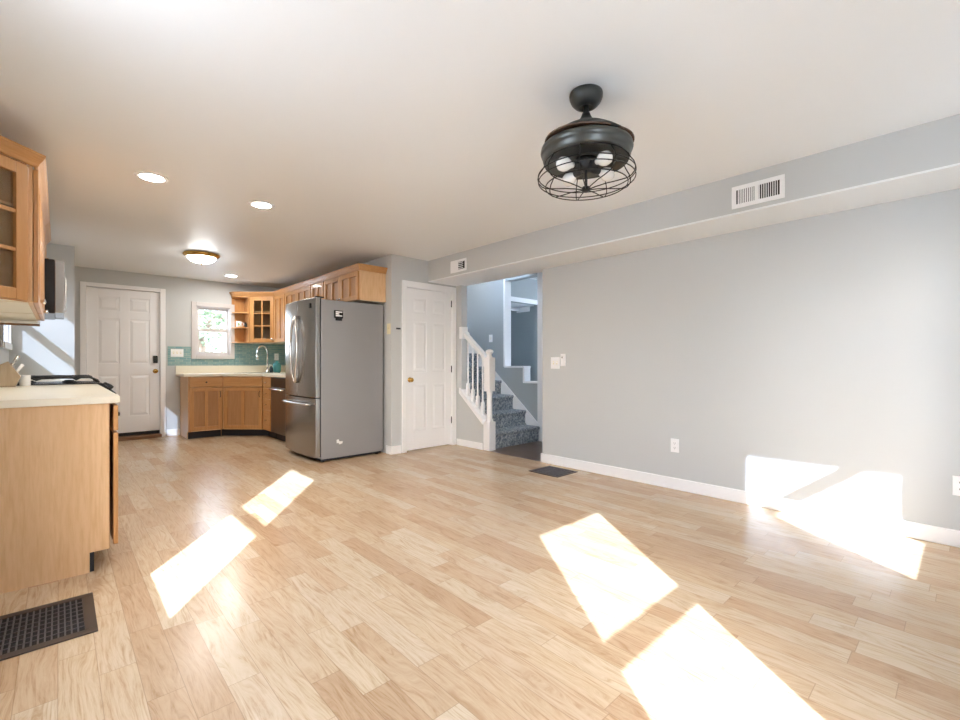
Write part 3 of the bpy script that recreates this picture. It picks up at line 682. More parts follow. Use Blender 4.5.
base_cab('maple base cabinet between the end cabinet and the gas range', (XC, 4.127, 0), PI / 2, 0.96, XC - XL - 0.002, (2, 'drawer'), off=0.016)
base_cab('maple base cabinet behind the gas range by the short wall', (XC, 5.875, 0), PI / 2, 0.985, XC - XL - 0.002, (2, 'drawer'), off=0.016)
XR1 = 2.265; YR1 = 7.66
base_cab('maple base cabinet at the counter end nearest the entry door', (1.365, YR1, 0), 0, 0.449, YF - YR1 - 0.002, (1, 'drawer'), hgt=0.905)
base_cab('narrow maple stack of four drawers left of the dishwasher', (XR1, 7.208, 0), -PI / 2, 0.343, XK - XR1 - 0.002, 'drawers', hgt=0.905)
base_cab('maple base cabinet hidden between dishwasher and fridge', (XR1, 6.252, 0), -PI / 2, 0.42, XK - XR1 - 0.002, (1, 'drawer'), hgt=0.905)
# diagonal sink base
ds = thing('sink_cabinet', 'diagonal maple corner cabinet under the kitchen sink', 'cabinet', (1.815, YR1, 0), -PI / 4)
L45 = (XR1 - 1.815) * math.sqrt(2)
bm = new(); pl = [(1.816, YR1 + 0.001), (XR1 - 0.0, 7.211), (XK - 0.003, 7.211), (XK - 0.003, YF - 0.003), (1.816, YF - 0.003)]; prism(bm, pl, 0.105, 0.905); obj('carcass', bm, M['maplepanel'], ds)
bm = new(); prism(bm, [(1.82, YR1 + 0.075), (1.85, YR1 + 0.062), (XR1 + 0.062, 7.245), (XR1 + 0.1, 7.22), (XK - 0.004, 7.22), (XK - 0.004, YF - 0.004), (1.82, YF - 0.004)], 0.0, 0.1045); obj('toe_kick', bm, M['toe'], ds)
drawer(ds, 0.022, L45 - 0.022, 0.755, 0.892, -0.003, False)
shaker(ds, 0.022, L45 - 0.022, 0.118, 0.742, -0.003, pull=(L45 - 0.055, 0.64))

# countertops
ct = thing('countertop', 'cream countertop on the far corner cabinets with a low backsplash lip', 'countertop', (2.1, 7.9, 0.886))
bm = new(); prism(bm, [(1.305, 7.625), (1.80, 7.625), (2.23, 7.195), (2.23, 5.832), (2.935, 5.832), (2.935, 8.247), (1.305, 8.247)], 0.886, 0.926, 'z', 0.006); obj('counter_slab', bm, M['counter'], ct)
bm = new(); box(bm, 1.305, 2.934, 8.222, 8.2475, 0.926, 1.045, 0.004); box(bm, 2.912, 2.934, 5.832, 8.222, 0.926, 1.045, 0.004); obj('backsplash_lip', bm, M['counter'], ct)
ct.location.z += 0.02
def left_counter(label, y0, y1):
    t = thing('countertop', label, 'countertop', (-0.07, (y0 + y1) / 2, 0.886))
    bm = new(); box(bm, XL + 0.001, 0.243, y0, y1, 0.886, 0.924, 0.005); obj('counter_slab', bm, M['counter'], t)
    bm = new(); box(bm, XL + 0.001, XL + 0.024, y0, y1, 0.924, 1.03, 0.004); obj('backsplash_lip', bm, M['counter'], t)
left_counter('cream countertop on the left cabinets with the knife block', 3.122, 5.09)
left_counter('cream countertop behind the gas range by the short wall', 5.872, 6.863)

# wall cabinets
def crown(root, pts, z0=2.195, z1=2.266, out=0.040, closed=False):
    """Crown moulding as flared band along world xy points (front on the right-hand side of travel)."""
    prof = [(0.0, 0.0), (0.008, 0.004), (0.014, 0.020), (0.030, 0.042), (out - 0.004, 0.056), (out, 0.060), (out, z1 - z0), (-0.008, z1 - z0), (-0.008, 0.0)]
    n = len(pts); nor = []
    for i in range(n - 1):
        d = (Vector(pts[i + 1]) - Vector(pts[i])).normalized(); nor.append(Vector((d.y, -d.x)))
    bm = new(); rings = []
    for i, p in enumerate(pts):
        if i == 0: m = nor[0]
        elif i == n - 1: m = nor[-1]
        else:
            m = (nor[i - 1] + nor[i]).normalized(); m = m / m.dot(nor[i])
        rings.append([bm.verts.new((p[0] + m.x * o, p[1] + m.y * o, z0 + z)) for o, z in prof])
    fs = []; k = len(prof)
    for a, b in zip(rings, rings[1:]):
        for j in range(k): fs.append(bm.faces.new((a[j], a[(j + 1) % k], b[(j + 1) % k], b[j])))
    fs += [bm.faces.new(rings[0]), bm.faces.new(rings[-1])]
    bmesh.ops.recalc_face_normals(bm, faces=fs)
    return obj('crown_moulding', bm, M['maplex'], root)
LC = 0.014
ZT = 2.20; ZU = 1.436
def upper(label, y0, y1, n, z0, side, xf, crown_pts, group=None, pulls=True):
    """Wall cabinet along y. side 'r': front faces -x at xf; 'l': front faces +x."""
    w = y1 - y0; dep = (XK - xf if side == 'r' else xf - XL) - 0.002
    root = thing('wall_cabinet', label, 'cabinet', (xf, y1, z0) if side == 'r' else (xf, y0, z0), -PI / 2 if side == 'r' else PI / 2, group)
    h = ZT - z0
    bm = new(); box(bm, 0.001, w - 0.001, 0, dep, 0.006, h); obj('carcass', bm, M['maplepanel'], root, True)
    bm = new(); box(bm, 0.02, w - 0.02, 0.02, dep - 0.005, 0.001, 0.006); obj('cabinet_bottom', bm, M['counter'], root, True)
    m = 0.010
    for i in range(n):
        a = m + (w - 2 * m) * i / n + 0.002; b = m + (w - 2 * m) * (i + 1) / n - 0.002
        shaker(root, a, b, 0.006, h - 0.012, -0.002, knob=((b - 0.028) if (i == 0 and n > 1) else (a + 0.028), 0.05) if pulls else None)
    crown(root, crown_pts)
    return root
XU = 2.588
def rc(y0, y1, end=False):
    a = [(XU - 0.004, y1), (XU - 0.004, y0 - (0.002 if end else 0))]
    return a + ([(XK - 0.003, y0 - 0.002)] if end else [])
def flip(p): return p[::-1]
upper('maple wall cabinet above the refrigerator with exposed end panel', 4.858, 5.81, 2, 1.845, 'r', XU, flip(rc(4.858, 5.81, True))[::-1])
upper('single-door maple wall cabinet just past the refrigerator', 5.812, 6.23, 1, ZU, 'r', XU, rc(5.812, 6.23))
upper('two-door maple wall cabinet over the dishwasher', 6.232, 7.22, 2, ZU, 'r', XU, rc(6.232, 7.22))
upper('tall single-door maple wall cabinet beside the glass corner cabinet', 7.222, 7.70, 1, ZU, 'r', XU, rc(7.222, 7.70))
XUL = -0.108
upper('maple wall cabinet with two doors next to the angled glass cabinet', 3.552, 4.32, 2, ZU, 'l', XUL, [(XUL + LC, 3.70), (XUL + LC, 4.32)])
cu = upper('maple wall cabinet with two doors right before the microwave', 4.322, 5.09, 2, ZU, 'l', XUL, [(XUL + LC, 4.322), (XUL + LC, 5.09)])
upper('short maple wall cabinet above the microwave', 5.10, 5.86, 2, 1.957, 'l', XUL, [(XUL + LC, 5.10), (XUL + LC, 5.86)])
bm = new(); box(bm, XL + 0.004, XUL - 0.004, 5.02, 5.085, 1.412, 1.434, 0.003); obj('light_strip', bm, M['white'], cu)['label'] = 'white under-cabinet light strip'
bm = new(); box(bm, XL + 0.004, XUL - 0.004, 5.03, 5.086, 1.398, 1.412, 0.003); obj('light_rail', bm, M['threshold'], cu)

def glass_corner(label, plan, face_a, face_b, rotz, crown_pts, z0, kn=True):
    """Hollow cabinet over a plan polygon whose face a->b carries a glazed door."""
    root = thing('glass_cabinet', label, 'cabinet', (face_a[0], face_a[1], z0), rotz)
    t = 0.016; n = len(plan)
    bm = new()
    prism(bm, plan, z0 + 0.004, z0 + t); prism(bm, plan, ZT - t, ZT)
    c = Vector((sum(p[0] for p in plan) / n, sum(p[1] for p in plan) / n))
    for i in range(n):
        p, q = Vector(plan[i]), Vector(plan[(i + 1) % n])
        if (p - Vector(face_a)).length < 1e-4 and (q - Vector(face_b)).length < 1e-4: continue
        d = (q - p).normalized(); nn = Vector((-d.y, d.x))
        if nn.dot(c - p) < 0: nn = -nn
        prism(bm, [p, q, q + nn * t, p + nn * t], z0 + t, ZT - t)
    obj('carcass', bm, M['maplein'], root)
    for z in (0.27, 0.51):
        bm = new(); pp = [tuple(Vector(p) + (c - Vector(p)).normalized() * 0.028) for p in plan]; prism(bm, pp, z0 + z, z0 + z + 0.014); obj('shelf', bm, M['maplein'], root)
    bm = new(); prism(bm, [tuple(Vector(p) + (c - Vector(p)) * 0.08) for p in plan], z0 + 0.0005, z0 + 0.004); obj('cabinet_bottom', bm, M['counter'], root)
    L = (Vector(face_b) - Vector(face_a)).length
    bm = new(); box(bm, 0.0, 0.024, -0.001, 0.014, 0.004, ZT - z0); box(bm, L - 0.024, L, -0.001, 0.014, 0.004, ZT - z0); box(bm, 0.024, L - 0.024, -0.001, 0.014, 0.004, 0.03); box(bm, 0.024, L - 0.024, -0.001, 0.014, ZT - z0 - 0.03, ZT - z0)
    obj('face_frame', bm, M['maple'], root, True)
    shaker(root, 0.012, L - 0.012, 0.008, ZT - z0 - 0.014, -0.003, glass=True, fr=0.062, knob=(L - 0.04, 0.06) if kn else None)
    crown(root, crown_pts)
    return root
A = (2.292, 7.998); B = (2.588, 7.702)
glass_corner('maple corner wall cabinet with a six-pane glass door above the sink', [A, B, (XK - 0.002, 7.702), (XK - 0.002, YF - 0.002), (2.292, YF - 0.002)], A, B, -PI / 4, [(A[0] - 0.0, A[1]), (B[0] - 0.004, B[1])], ZU)
B = (XUL - 0.024, 3.54)
A = (XL + 0.004, B[1] - (B[0] - XL - 0.004))
glass_corner('angled maple wall cabinet with a glass door at the left picture edge', [A, B, (XL + 0.004, B[1])], A, B, PI / 4, [(A[0], A[1] - 0.034), (XUL + LC, 3.546), (XUL + LC, 3.70)], ZU, False)

# open end shelf
es = thing('end_shelf', 'open maple corner shelf unit between the window and the glass cabinet', 'shelf', (2.18, YF, ZU))
def shelf_plan(i=0.0): return [(2.289, 8.002 + i), (2.289, YF - 0.002), (2.075, YF - 0.002), (2.075, 8.19 + i), (2.12, 8.10 + i), (2.20, 8.03 + i)]
for z in (ZU, 1.675, 1.92):
    bm = new(); prism(bm, shelf_plan(), z, z + 0.018, 'z', 0.003); obj('shelf', bm, M['maplex'], es)
bm = new(); prism(bm, shelf_plan(), 2.18, 2.199); obj('shelf_top', bm, M['maplex'], es)
bm = new(); box(bm, 2.08, 2.272, YF - 0.014, YF - 0.002, ZU + 0.018, 2.18); obj('back_panel', bm, M['maple'], es)
bm = new(); box(bm, 2.272, 2.289, 8.004, YF - 0.014, ZU + 0.018, 2.18); obj('side_panel', bm, M['maple'], es)
crown(es, [(2.085, YF - 0.004), (2.095, 8.15), (2.20, 8.04), (2.291, 8.0)])

# backsplash tiles
for a, b, z, lab in ((1.205, 1.511, 1.362, 'strip of teal glass tiles between the entry door and the small window'), (1.513, 2.122, 1.171, 'low strip of teal glass tiles under the small kitchen window'), (2.124, 2.928, 1.433, 'teal glass tile backsplash under the open shelf and glass corner cabinet')):
    bm = new(); box(bm, a, b, YF - 0.008, YF - 0.0005, 1.067, z); tag(obj('backsplash', bm, M['tilex']), lab, 'backsplash')
bm = new(); box(bm, XK - 0.008, XK - 0.0005, 5.83, YF - 0.009, 1.067, 1.433); tag(obj('backsplash', bm, M['tiley']), 'teal glass tile backsplash on the side wall toward the fridge', 'backsplash')

# ------------------------------------------------------------------ appliances
def arc_plan(y0, y1, xb, xf, bulge, c, hw, n=12):
    pts = [(xb, y0), (xb, y1)]
    for i in range(n + 1):
        y = y1 + (y0 - y1) * i / n; pts.append((xf - bulge * (1 - ((y - c) / hw) ** 2), y))
    return pts
fr = thing('refrigerator', 'stainless french-door refrigerator with grey side and bottom freezer', 'refrigerator', (2.5, 5.315, 0))
Y0, Y1 = 4.862, 5.775
bm = new(); box(bm, 2.122, 2.90, Y0, Y1, 0.035, 1.812, 0.006); obj('fridge_body', bm, M['fridgeside'], fr)
bm = new(); box(bm, 2.13, 2.88, Y0 + 0.02, Y1 - 0.02, 0.012, 0.036); obj('base_grille', bm, M['toe'], fr)
for x in (2.16, 2.84):
    for y in (Y0 + 0.05, Y1 - 0.05):
        bm = new(); lathe(bm, [(0, 0), (0.022, 0), (0.022, 0.008), (0.012, 0.012), (0.012, 0.036), (0, 0.036)], x, y, 0, 12); obj('foot', bm, M['iron'], fr)
ym = (Y0 + Y1) / 2; hw = (Y1 - Y0) / 2
for a, b, s in ((Y0 + 0.002, ym - 0.003, -1), (ym + 0.003, Y1 - 0.002, 1)):
    bm = new(); prism(bm, arc_plan(a, b, 2.112, 2.062, 0.030, ym, hw), 0.722, 1.828, 'z', 0.005); d = obj('fridge_door', bm, M['steel'], fr)
    y = ym + s * 0.045; pts = []
    for i in range(15):
        q = i / 14; z = 0.875 + 0.775 * q; bow = math.sin(PI * q)
        pts.append((2.030 - 0.014 - 0.026 * min(1, bow * 3), ym + s * (0.018 + 0.075 * bow), z))
    bm = new(); tube(bm, pts, 0.014, 10); tube(bm, [(2.032, pts[0][1], 0.88), (pts[1][0], pts[1][1], pts[1][2])], 0.010, 8); tube(bm, [(2.032, pts[-1][1], 1.645), (pts[-2][0], pts[-2][1], pts[-2][2])], 0.010, 8)
    obj('door_handle', bm, M['steelh'], d)
    bm = new(); box(bm, 2.07, 2.16, (Y0 + 0.01) if s < 0 else (Y1 - 0.06), (Y0 + 0.06) if s < 0 else (Y1 - 0.01), 1.828, 1.842, 0.005); obj('hinge_cover', bm, M['iron'], fr)
bm = new(); box(bm, 2.028, 2.036, Y0 + 0.105, Y0 + 0.14, 1.715, 1.77, 0.002); 
for v in bm.verts: v.co.x += 0.012
obj('badge', bm, M['black'], fr)['label'] = 'small dark badge'
bm = new(); prism(bm, arc_plan(Y0 + 0.002, Y1 - 0.002, 2.112, 2.062, 0.030, ym, hw), 0.06, 0.710, 'z', 0.005); d = obj('freezer_drawer', bm, M['steel'], fr)
pts = [(2.045, Y0 + 0.10, 0.645), (1.995, Y0 + 0.11, 0.645)] + [(1.995 - 0.018 * math.sin(PI * i / 8), Y0 + 0.11 + (Y1 - Y0 - 0.22) * i / 8, 0.645) for i in range(9)] + [(1.995, Y1 - 0.11, 0.645), (2.045, Y1 - 0.10, 0.645)]
bm = new(); tube(bm, pts, 0.013, 10); obj('drawer_handle', bm, M['steelh'], d)
bm = new(); box(bm, 2.112, 2.122, Y0 + 0.006, Y1 - 0.006, 0.06, 1.82); obj('door_gasket', bm, M['toe'], fr)
mg = thing('magnet_timer', 'small black magnet with white display high on the fridge side', 'magnet', (2.32, Y0, 1.60))
bm = new(); box(bm, 2.268, 2.375, Y0 - 0.014, Y0 - 0.0005, 1.612, 1.70, 0.006); box(bm, 2.285, 2.36, Y0 - 0.018, Y0 - 0.001, 1.585, 1.616, 0.004); obj('magnet_case', bm, M['black'], mg)
bm = new()
for i, z in enumerate((1.632, 1.653, 1.674)): box(bm, 2.284, 2.335 if i != 1 else 2.325, Y0 - 0.0155, Y0 - 0.0138, z, z + 0.015)
box(bm, 2.338, 2.362, Y0 - 0.0155, Y0 - 0.0138, 1.632, 1.645); box(bm, 2.338, 2.362, Y0 - 0.0155, Y0 - 0.0138, 1.674, 1.689); obj('display', bm, M['paper'], mg)
bm = new(); prism(bm, [(2.30, 0.235), (2.325, 0.24), (2.335, 0.215), (2.375, 0.212), (2.37, 0.188), (2.335, 0.18), (2.32, 0.20), (2.302, 0.195)], Y0 - 0.002, Y0 - 0.0003, 'y')
tag(obj('sticker', bm, M['paper']), 'torn white sticker low on the grey fridge side', 'sticker')

dw = thing('dishwasher', 'stainless dishwasher between drawer stack and refrigerator', 'dishwasher', (XR1, 6.558, 0))
bm = new(); box(bm, XR1 + 0.01, XK - 0.05, 6.262, 6.858, 0.105, 0.90); obj('dishwasher_tub', bm, M['toe'], dw)
bm = new(); box(bm, XR1 - 0.022, XR1 + 0.01, 6.264, 6.856, 0.115, 0.755, 0.005); obj('dishwasher_door', bm, M['dwsteel'], dw)
bm = new(); box(bm, XR1 - 0.022, XR1 + 0.01, 6.264, 6.856, 0.76, 0.898, 0.005); obj('control_panel', bm, M['black'], dw)
bm = new(); tube(bm, [(XR1 - 0.022, 6.31, 0.735), (XR1 - 0.06, 6.32, 0.735), (XR1 - 0.068, 6.56, 0.735), (XR1 - 0.06, 6.80, 0.735), (XR1 - 0.022, 6.81, 0.735)], 0.011, 10); obj('door_handle', bm, M['steelh'], dw)
bm = new(); box(bm, XR1 + 0.06, XR1 + 0.075, 6.264, 6.856, 0.0, 0.105); obj('toe_kick', bm, M['toe'], dw)

gr = thing('gas_range', 'stainless gas range with black cast iron grates', 'stove', (-0.07, 5.48, 0))
G0, G1 = 5.098, 5.862
bm = new(); box(bm, XL + 0.004, 0.215, G0, G1, 0.03, 0.915, 0.003); obj('range_body', bm, M['steel'], gr)
bm = new(); box(bm, XL + 0.004, 0.262, G0, G1, 0.915, 0.930, 0.005); obj('cooktop', bm, M['black'], gr)
bm = new(); box(bm, 0.216, 0.252, G0 + 0.01, G1 - 0.01, 0.20, 0.76, 0.006); d = obj('oven_door', bm, M['steel'], gr)
bm = new(); box(bm, 0.2515, 0.255, G0 + 0.12, G1 - 0.12, 0.32, 0.62); obj('oven_window', bm, M['black'], d)
bm = new(); tube(bm, [(0.25, G0 + 0.08, 0.70), (0.29, G0 + 0.09, 0.70), (0.29, G1 - 0.09, 0.70), (0.25, G1 - 0.08, 0.70)], 0.012, 10); obj('door_handle', bm, M['steelh'], d)
bm = new(); prism(bm, [(0.216, 0.775), (0.352, 0.80), (0.372, 0.835), (0.285, 0.925), (0.262, 0.9305), (0.216, 0.9145)], G0 + 0.004, G1 - 0.004, 'y', 0.004); cp = obj('control_panel', bm, M['black'], gr)
for i in range(5):
    bm = new(); lathe(bm, [(0, 0.03), (0.018, 0.03), (0.021, 0.005), (0.021, 0), (0, 0)], seg=14, mat=Matrix.Translation((0.325, G0 + 0.07 + i * 0.156, 0.884)) @ Matrix.Rotation(PI / 4, 4, 'Y')); obj('control_knob', bm, M['iron'], cp)
bm = new(); box(bm, 0.216, 0.248, G0 + 0.01, G1 - 0.01, 0.045, 0.19, 0.005); obj('bottom_drawer', bm, M['steel'], gr)
for x in (-0.20, 0.07):
    for y in (G0 + 0.19, G1 - 0.19):
        bm = new(); lathe(bm, [(0, 0.930), (0.05, 0.930), (0.048, 0.938), (0.034, 0.941), (0.034, 0.947), (0, 0.949)], x, y, 0, 20); obj('burner', bm, M['iron'], gr)
for a, b in ((G0 + 0.015, G0 + 0.257), (G0 + 0.262, G1 - 0.262), (G1 - 0.257, G1 - 0.015)):
    bm = new(); x0, x1 = XL + 0.05, 0.255; zt = 0.982; r_ = 0.0085
    for y in (a + 0.008, b - 0.008):
        tube(bm, [(x0, y, 0.932), (x0 + 0.01, y, 0.958), (x0 + 0.05, y, zt), (x0 + 0.17, y, zt), (x0 + 0.20, y, zt - 0.018), (x0 + 0.23, y, zt - 0.004), (x0 + 0.33, y, zt), (x0 + 0.42, y, zt - 0.003), (x0 + 0.44, y, zt - 0.018), (x0 + 0.47, y, zt), (x1 - 0.06, y, zt), (x1 - 0.012, y, 0.956), (x1, y, 0.934)], r_, 8)
    for x in (x0 + 0.05, x0 + 0.16, (x0 + x1) / 2, x1 - 0.16, x1 - 0.05): tube(bm, [(x, a + 0.008, zt - 0.004), (x, (a + b) / 2, zt + 0.003), (x, b - 0.008, zt - 0.004)], r_, 8)
    tube(bm, [(x0 + 0.04, (a + b) / 2, zt), (x1 - 0.05, (a + b) / 2, zt)], r_, 8)
    obj('grate', bm, M['iron'], gr)

mw = thing('microwave', 'over-the-range microwave with black side and steel door', 'microwave', (-0.2, 5.48, 1.50))
bm = new(); box(bm, XL + 0.003, -0.026, 5.104, 5.858, 1.51, 1.954, 0.004); obj('microwave_case', bm, M['black'], mw)
bm = new(); box(bm, -0.026, 0.034, 5.104, 5.66, 1.517, 1.950, 0.005); d = obj('microwave_door', bm, M['steel'], mw)
bm = new(); box(bm, 0.0335, 0.036, 5.17, 5.55, 1.58, 1.87); obj('door_window', bm, M['black'], d)
bm = new(); tube(bm, [(0.032, 5.61, 1.57), (0.044, 5.61, 1.58), (0.044, 5.61, 1.87), (0.032, 5.61, 1.88)], 0.007, 8); obj('door_handle', bm, M['steelh'], d)
bm = new(); box(bm, -0.026, 0.034, 5.664, 5.858, 1.517, 1.950, 0.005); obj('control_panel', bm, M['black'], mw)

# ------------------------------------------------------------------ counter things
kb = thing('knife_block', 'slanted wooden knife block on the left counter by the range', 'knife block', (-0.285, 4.93, 0.924))
bm = new(); prism(bm, [(-0.342, 0.9245), (-0.242, 0.9245), (-0.212, 1.00), (-0.280, 1.115), (-0.332, 1.085)], 4.88, 4.98, 'y', 0.004); obj('block_body', bm, M['block'], kb)
for i in range(3):
    for j in range(2):
        d = Vector((0.52, 0, 0.85)).normalized() if j else Vector((0.45, 0, 0.89)).normalized()
        p = Vector((-0.263 + j * 0.028, 4.90 + i * 0.03, 1.085 - j * 0.048))
        bm = new(); tube(bm, [p - d * 0.02, p + d * 0.02, p + d * (0.085 - 0.02 * j)], [0.009, 0.010, 0.011], 10); obj('knife_handle', bm, M['plastic'] if (i + j) % 2 else M['steelh'], kb)
cn = thing('utensil_canister', 'small white canister beside the knife block on the left counter', 'canister', (-0.195, 5.04, 0.924))
bm = new(); lathe(bm, [(0, 0.0), (0.030, 0.0), (0.032, 0.004), (0.032, 0.080), (0.028, 0.084), (0, 0.085)], -0.195, 5.04, 0.9245, 24); obj('canister_body', bm, M['white'], cn)

fc = thing('kitchen_faucet', 'chrome gooseneck faucet at the corner sink', 'faucet', (2.50, 7.80, 0.926))
bm = new(); lathe(bm, [(0, 0), (0.03, 0), (0.03, 0.008), (0.02, 0.016), (0.017, 0.07), (0, 0.07)], 2.50, 7.80, 0.9265, 18)
pts = [(2.50, 7.80, 0.98), (2.50, 7.80, 1.24)]
for i in range(1, 13):
    a = PI * i / 12 * 1.12; q = 0.095 - 0.095 * math.cos(a); pts.append((2.50 - q * 0.95, 7.80 - q * 0.30, 1.24 + 0.12 * math.sin(a)))
tube(bm, pts, 0.013, 10); obj('faucet_neck', bm, M['chrome'], fc)
e = Vector(pts[-1]); bm = new(); tube(bm, [e + Vector((-0.001, 0, 0.01)), e + Vector((0.006, 0.002, -0.055))], 0.017, 10); obj('spray_head', bm, M['chrome'], fc)
bm = new(); tube(bm, [(2.508, 7.79, 0.965), (2.522, 7.765, 0.985), (2.53, 7.75, 1.03)], 0.007, 8); obj('lever', bm, M['chrome'], fc)
sk = thing('kitchen_sink', 'stainless sink set diagonally in the cream corner counter', 'sink', (2.28, 7.64, 0.926), -PI / 4)
bm = new(); w, dd = 0.26, 0.17
box(bm, -w, w, -dd, -dd + 0.022, 0.0005, 0.007, 0.002); box(bm, -w, w, dd - 0.022, dd, 0.0005, 0.007, 0.002); box(bm, -w, -w + 0.022, -dd + 0.022, dd - 0.022, 0.0005, 0.007); box(bm, w - 0.022, w, -dd + 0.022, dd - 0.022, 0.0005, 0.007); box(bm, -0.01, 0.01, -dd + 0.022, dd - 0.022, 0.0005, 0.006)
obj('sink_rim', bm, M['chrome'], sk, True)
bm = new(); box(bm, -w + 0.02, w - 0.02, -dd + 0.02, dd - 0.02, 0.0004, 0.0012); obj('basin', bm, M['dwsteel'], sk, True)
j = thing('teal_jar', 'round teal ceramic jar on the far counter beside the faucet', 'jar', (2.62, 7.72, 0.926))
bm = new(); lathe(bm, [(0, 0), (0.048, 0), (0.064, 0.03), (0.067, 0.09), (0.060, 0.135), (0.052, 0.15), (0, 0.15)], 2.62, 7.72, 0.9265, 28); obj('jar_body', bm, M['teal'], j)
bm = new(); lathe(bm, [(0, 0.15), (0.056, 0.151), (0.054, 0.163), (0.02, 0.172), (0.012, 0.176), (0.014, 0.19), (0, 0.196)], 2.62, 7.72, 0.9265, 24); obj('lid', bm, M['teal'], j)
sb = thing('soap_bottle', 'small dark pump bottle between the faucet and the teal jar', 'bottle', (2.52, 7.69, 0.926))
bm = new(); lathe(bm, [(0, 0), (0.026, 0), (0.028, 0.01), (0.028, 0.08), (0.012, 0.1), (0.012, 0.112), (0, 0.112)], 2.52, 7.69, 0.9265, 18); obj('bottle_body', bm, M['soapdark'], sb)
bm = new(); lathe(bm, [(0, 0.112), (0.009, 0.112), (0.004, 0.118), (0.004, 0.14), (0, 0.14)], 2.52, 7.69, 0.9265, 10); tube(bm, [(2.52, 7.69, 1.062), (2.49, 7.675, 1.062), (2.482, 7.671, 1.055)], 0.004, 8); obj('pump', bm, M['white'], sb)
for o in (fc, sk, j, sb): o.location.z += 0.02
mu = thing('mug', 'white mug with a green leaf on the open corner shelf', 'mug', (2.165, 8.14, 1.693))
bm = new(); lathe(bm, [(0, 0), (0.036, 0), (0.042, 0.006), (0.042, 0.095), (0.039, 0.095), (0.038, 0.012), (0, 0.010)], 2.165, 8.14, 1.6935, 24); obj('mug_body', bm, M['white'], mu)
bm = new(); tube(bm, [(2.165 + 0.030, 8.11, 1.77), (2.215, 8.095, 1.765), (2.222, 8.09, 1.74), (2.21, 8.097, 1.715), (2.195, 8.107, 1.712)], 0.005, 8); obj('mug_handle', bm, M['white'], mu)
bm = new(); m3 = Matrix.Translation((2.165 - 0.016, 8.14 - 0.0395, 1.74)) @ Matrix.Rotation(-0.38, 4, 'Z'); prism(bm, [(0, -0.026), (0.016, -0.006), (0.012, 0.018), (0, 0.03), (-0.012, 0.018), (-0.016, -0.006)], -0.0022, 0.001, 'y'); bmesh.ops.transform(bm, matrix=m3, verts=bm.verts[:]); obj('leaf_print', bm, M['leafgreen'], mu)
ob = thing('shaker_jar', 'small dark spice jar on the open corner shelf beside the mug', 'jar', (2.245, 8.075, 1.693))
bm = new(); lathe(bm, [(0, 0), (0.02, 0), (0.021, 0.004), (0.021, 0.058), (0.014, 0.066), (0, 0.066)], 2.245, 8.075, 1.6935, 16); obj('jar_body', bm, M['soapdark'], ob)
bm = new(); lathe(bm, [(0, 0.066), (0.016, 0.066), (0.016, 0.082), (0, 0.084)], 2.245, 8.075, 1.6935, 16); obj('lid', bm, M['iron'], ob)
for x, y, lab in ((2.49, 7.93, 'white cup at the left behind the glass corner cabinet door'), (2.60, 7.86, 'white cup at the right behind the glass corner cabinet door')):
    c = thing('cup', lab, 'cup', (x, y, ZU + 0.016), 0, 'cups in the glass corner cabinet')
    bm = new(); lathe(bm, [(0, 0), (0.022, 0), (0.026, 0.01), (0.034, 0.07), (0.031, 0.07), (0.022, 0.012), (0, 0.010)], x, y, ZU + 0.0165, 20); obj('cup_body', bm, M['white'], c)
    bm = new(); tube(bm, [(x + 0.028, y - 0.012, ZU + 0.072), (x + 0.047, y - 0.022, ZU + 0.066), (x + 0.045, y - 0.021, ZU + 0.045), (x + 0.025, y - 0.011, ZU + 0.038)], 0.0035, 8); obj('cup_handle', bm, M['white'], c)

# ------------------------------------------------------------------ ceiling lights and fan
def can(x, y, lab):
    t = thing('recessed_light', lab, 'ceiling light', (x, y, H), 0)
    bm = new(); lathe(bm, [(0.068, -0.002), (0.072, -0.007), (0.098, -0.005), (0.102, 0.0), (0.066, 0.0)], x, y, H - 0.0004, 40, close=False); obj('trim_ring', bm, M['trim'], t)
    bm = new(); lathe(bm, [(0, -0.0035), (0.05, -0.0035), (0.067, -0.002), (0.067, -0.0002), (0, -0.0002)], x, y, H - 0.0006, 32); obj('lamp_lens', bm, M['lamp'], t)
can(0.482, 3.935, 'lit recessed ceiling light nearest the left wall cabinets')
can(1.235, 4.0, 'lit recessed ceiling light on the ceiling between fan and dome light')
can(1.90, 7.55, 'lit recessed ceiling light far back before the kitchen window')
fl = thing('dome_light', 'brass ringed dome ceiling light with white glass over the kitchen', 'ceiling light', (1.262, 6.30, H))
FX, FY = 1.262, 6.30
bm = new(); lathe(bm, [(0, 0), (0.185, 0), (0.195, -0.012), (0.188, -0.024), (0.178, -0.030), (0.168, -0.042), (0.155, -0.045), (0.15, -0.03), (0, -0.03)], FX, FY, H - 0.0005, 48); obj('brass_ring', bm, M['brass'], fl)
bm = new(); lathe(bm, [(0.154, -0.036), (0.145, -0.060), (0.115, -0.085), (0.07, -0.102), (0.02, -0.110), (0, -0.110)], FX, FY, H, 48, close=False); obj('glass_dome', bm, M['dome'], fl)
bm = new(); lathe(bm, [(0, -0.109), (0.012, -0.111), (0.007, -0.118), (0.009, -0.126), (0.004, -0.134), (0, -0.136)], FX, FY, H, 14); obj('finial', bm, M['brass'], fl)

